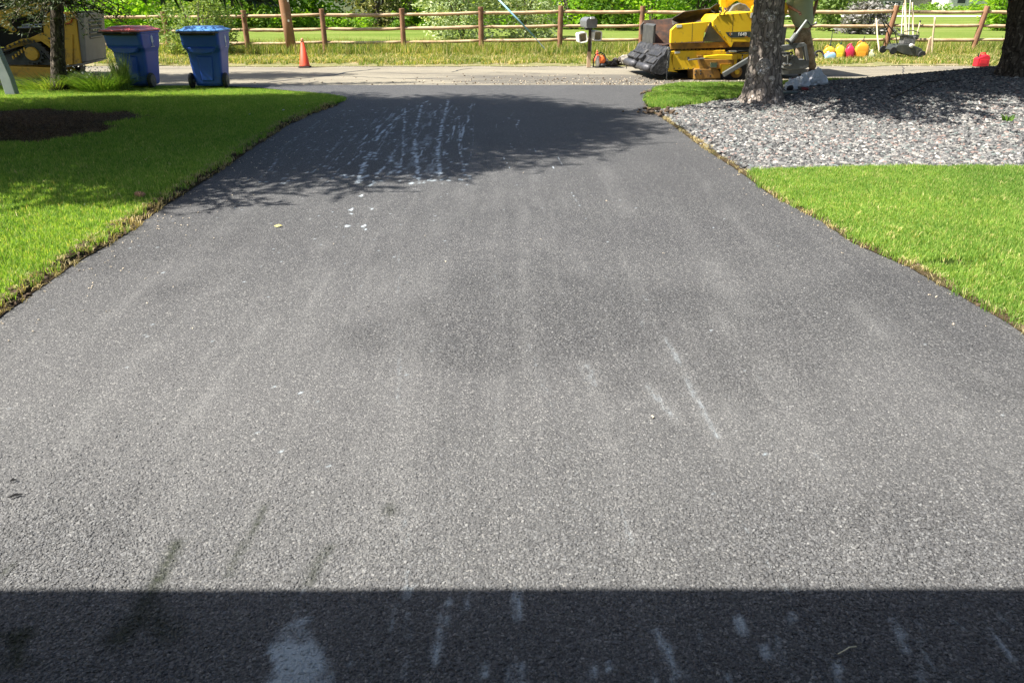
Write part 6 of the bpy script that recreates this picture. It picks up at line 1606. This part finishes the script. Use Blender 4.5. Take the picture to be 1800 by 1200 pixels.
tool('grey-brown handle rising between the two clusters of tools', (1598, 86), (1601, -20), fib, 'lute', 'asphalt_lute', .016)
tool('stout pale shovel handle, right of the mower', (1608, 90), (1604, 5), ash, 'foot', 'shovel', .026)
tool('short pale tool leaning right with a dark tip', (1608, 66), (1617, 40), ash, 'grip', 'hand_tool', .018, 25.0, 25.2)
tool('lone pale stake standing between the mower and the leaning post', (1638, 96), (1643.5, 28), ash, None, 'stake', .026, 24.0, 24.0)
t = thing('stake', 'short weathered wooden stub beside the lone pale stake', 'stake', (aty(1631, 90, 24.1)[0], 24.1, 0))
MB().prism([(-.045, 0), (.05, 0), (.045, .5), (.01, .56), (-.035, .5)], -.03, .03).build('stub', postl, t, bevel=.005)

# lawn mower
x = aty(1590, 95, 23.3)[0]; mw = thing('lawn_mower', 'black walk-behind lawn mower tilted in the verge grass with its handle to the left', 'lawn mower', (x, 23.3, .06), 0); mw.scale = (1.12, 1.12, 1.12)
deck = pmat('black mower deck', (.03, .034, .03), (.06, .065, .055), 6, .45, dirt=(.16, .15, .11), dirt_amt=.3)
o = MB().prism([(-.42, .17), (-.34, .30), (.0, .31), (.30, .20), (.38, .05), (.20, .02), (-.15, .07)], -.26, .26).build('deck', deck, mw, bevel=.02)
MB().lathe([(.06, 0), (.14, .02), (.15, .12), (.12, .18), (.04, .20)], (-.02, 0, .32), 16).build('engine', pmat('mower engine', (.05, .05, .05), (.10, .10, .10), 20, .5), mw, bevel=.01)
MB().box((-.10, -.05, .50), (.30, .26, .06), rot=(0, R(8), 0)).build('engine_cowl', deck, mw, bevel=.02)
MB().box((-.02, -.04, .40), (.30, .26, .20)).build('crankcase', pmat('finned engine block', (.09, .09, .09), (.20, .20, .19), 25, .5, bump=.8, bscale=60), mw, bevel=.02)
MB().box((.14, -.05, .47), (.14, .2, .10)).build('air_filter', gun_m, mw, bevel=.015)
MB().lathe([(.01, -.03), (.05, -.02), (.05, .02)], (.0, -.27, .28), 14, 'y').build('hub_cap', wh, mw)
MB().tube([(-.22, -.16, .48), (-.20, -.16, .60), (0, -.16, .63), (.18, -.16, .58), (.20, -.16, .48)], .012, 7).build('guard_bar', gun_m, mw)
for (u_, v_, z_, r_) in ((.30, -.29, .06, .10), (.30, .29, .06, .10), (-.44, -.29, .16, .09), (-.44, .29, .16, .09)):
    w = MB().lathe([(r_ * .4, -.025), (r_ * .9, -.025), (r_, -.01), (r_, .01), (r_ * .9, .025), (r_ * .4, .025)], (u_, v_, z_), 16, 'y').build('wheel', blk_m, mw)
for s, p in ((-1, (1553.5, 44)), (1, (1560.5, 44))):
    q_ = atz(p[0], p[1], 23.3); q_ = q_ - Vector((x, 23.3, .06)); q_.y = s * .2
    MB().tube([(-.32, s * .2, .30), (-.42, s * .2, .55), q_], .014, 7).build('handle_bar', blk_m, mw)
q_ = atz(1557, 44, 23.3) - Vector((x, 23.3, .06)); MB().tube([(q_.x - .05, -.2, q_.z), (q_.x, 0, q_.z + .02), (q_.x + .06, .2, q_.z)], .014, 7).build('cross_handle', blk_m, mw)

# white plastic bags and small clutter behind the thick trunk
bag_m, nt, b_, o_ = new_mat('thin white plastic bag'); b_.inputs['Base Color'].default_value = (.72, .74, .78, 1); b_.inputs['Roughness'].default_value = .35; b_.inputs['Subsurface Weight'].default_value = .0
bump_(nt, b_, noise_(nt, opos(nt), 14, 5, .6), .9, .03)
def bag(label, px, py, r, seed, knot=(0, 0, 1)):
    x, y = at(px, py, .12); z = float(mound(np.array(x), np.array(y))) + .02
    t = thing('plastic_bag', label, 'plastic bag', (x, y, z), group='plastic bags behind the trunk')
    b = MB(); bm = bmesh.new(); bmesh.ops.create_icosphere(bm, subdivisions=4, radius=1); V = []
    for v in bm.verts:
        c = v.co; k = 1.05 + .5 * mnoise.noise(c * 1.2 + Vector((seed, 0, 0))) - .42 * abs(mnoise.noise(c * 2.4 + Vector((0, seed, 0)))) - .2 * abs(mnoise.noise(c * 5.5 + Vector((0, seed, 0))))
        z_ = c.z * k * r[2]; pk = max(0, c.z - .6); V.append((c.x * k * r[0] * (1 - .5 * pk), c.y * k * r[1] * (1 - .5 * pk), max(-.0, z_ + r[2] * .75) + pk * .05))
    b.add(V, [tuple(v.index for v in f.verts) for f in bm.faces]); bm.free(); b.build('bag_body', bag_m, t, smooth=False)
    kx, ky, kz = knot; p = Vector((kx * r[0], ky * r[1], kz * r[2] * 1.5))
    MB().blob(p, (.03, .015, .05), seed, .8, lv=2).build('bag_ears', bag_m, t, smooth=True)
bag('biggest white plastic bag right of the thick trunk, by the rocks', 1432, 152, (.19, .15, .16), 3, (.3, 0, 1))
bag('crumpled pale plastic bag in the middle of the three behind the trunk', 1410, 153, (.13, .12, .12), 7, (-.2, 0, 1))
bag('small bluish white plastic bag nearest the thick trunk', 1391, 156, (.12, .10, .10), 11, (-.35, 0, 1.1))
def bit(name, label, cat, px, py, build):
    x, y = at(px, py, .12); z = float(mound(np.array(x), np.array(y))) + .03
    t = thing(name, label, cat, (x, y, z)); build(t); return t
redm = pmat('crumpled red wrapping', (.45, .05, .03), (.30, .10, .05), 12, .6)
def f1(t): MB().blob((0, 0, .05), (.14, .07, .04), 5, .6, lv=3).build('rag', redm, t, smooth=True); MB().blob((.06, 0, .08), (.05, .05, .03), 6, .6, lv=2).build('fold', pmat('orange brown fold', (.42, .20, .10)), t)
bit('rag', 'crumpled red and orange rag behind the plastic bags', 'rag', 1400, 146, f1)
def f2(t): MB().blob((0, 0, .02), (.06, .05, .03), 8, .6, lv=2).build('rag', pmat('dark red cloth', (.20, .02, .02)), t)
bit('rag', 'small dark red scrap between the plastic bags and the rocks', 'rag', 1415, 158, f2)
def f3(t):
    MB().rings([[(x * k, y * k, z) for x, y in ((-.12, -.07), (.12, -.07), (.14, .07), (-.14, .07))] for z, k in ((0, .9), (.035, 1.05))]).build('tray', pmat('grey green tray', (.22, .26, .24), (.12, .14, .13), 6), t, bevel=.01)
    MB().blob((0, 0, .09), (.06, .05, .05), 4, .3, lv=2).build('black_bundle', blk_m, t)
bit('tray', 'flat grey-green tray at the foot of the thick trunk', 'tray', 1388, 161, f3)
# brown fallen branch on the rocks and small green weeds
bp_ = [at(px, py, .2) for px, py in ((1572, 168), (1600, 161), (1628, 155), (1655, 156))]
o = MB().tube([(x - bp_[0][0], y - bp_[0][1], float(mound(np.array(x), np.array(y))) + .04 + .01 * i) for i, (x, y) in enumerate(bp_)], [.012, .010, .008, .004], 6).build('branch', bark2); o.location = (*bp_[0], 0)
tag(o, 'thin dark fallen branch lying on the shaded rocks', 'branch')
x, y = at(1772, 205, .25); clump('weed_clump', 'small green weed growing out of the rocks near the right edge', x, y, .07, .12, 24, 9, greens['mid'], .02, 'weeds').location.z = .22
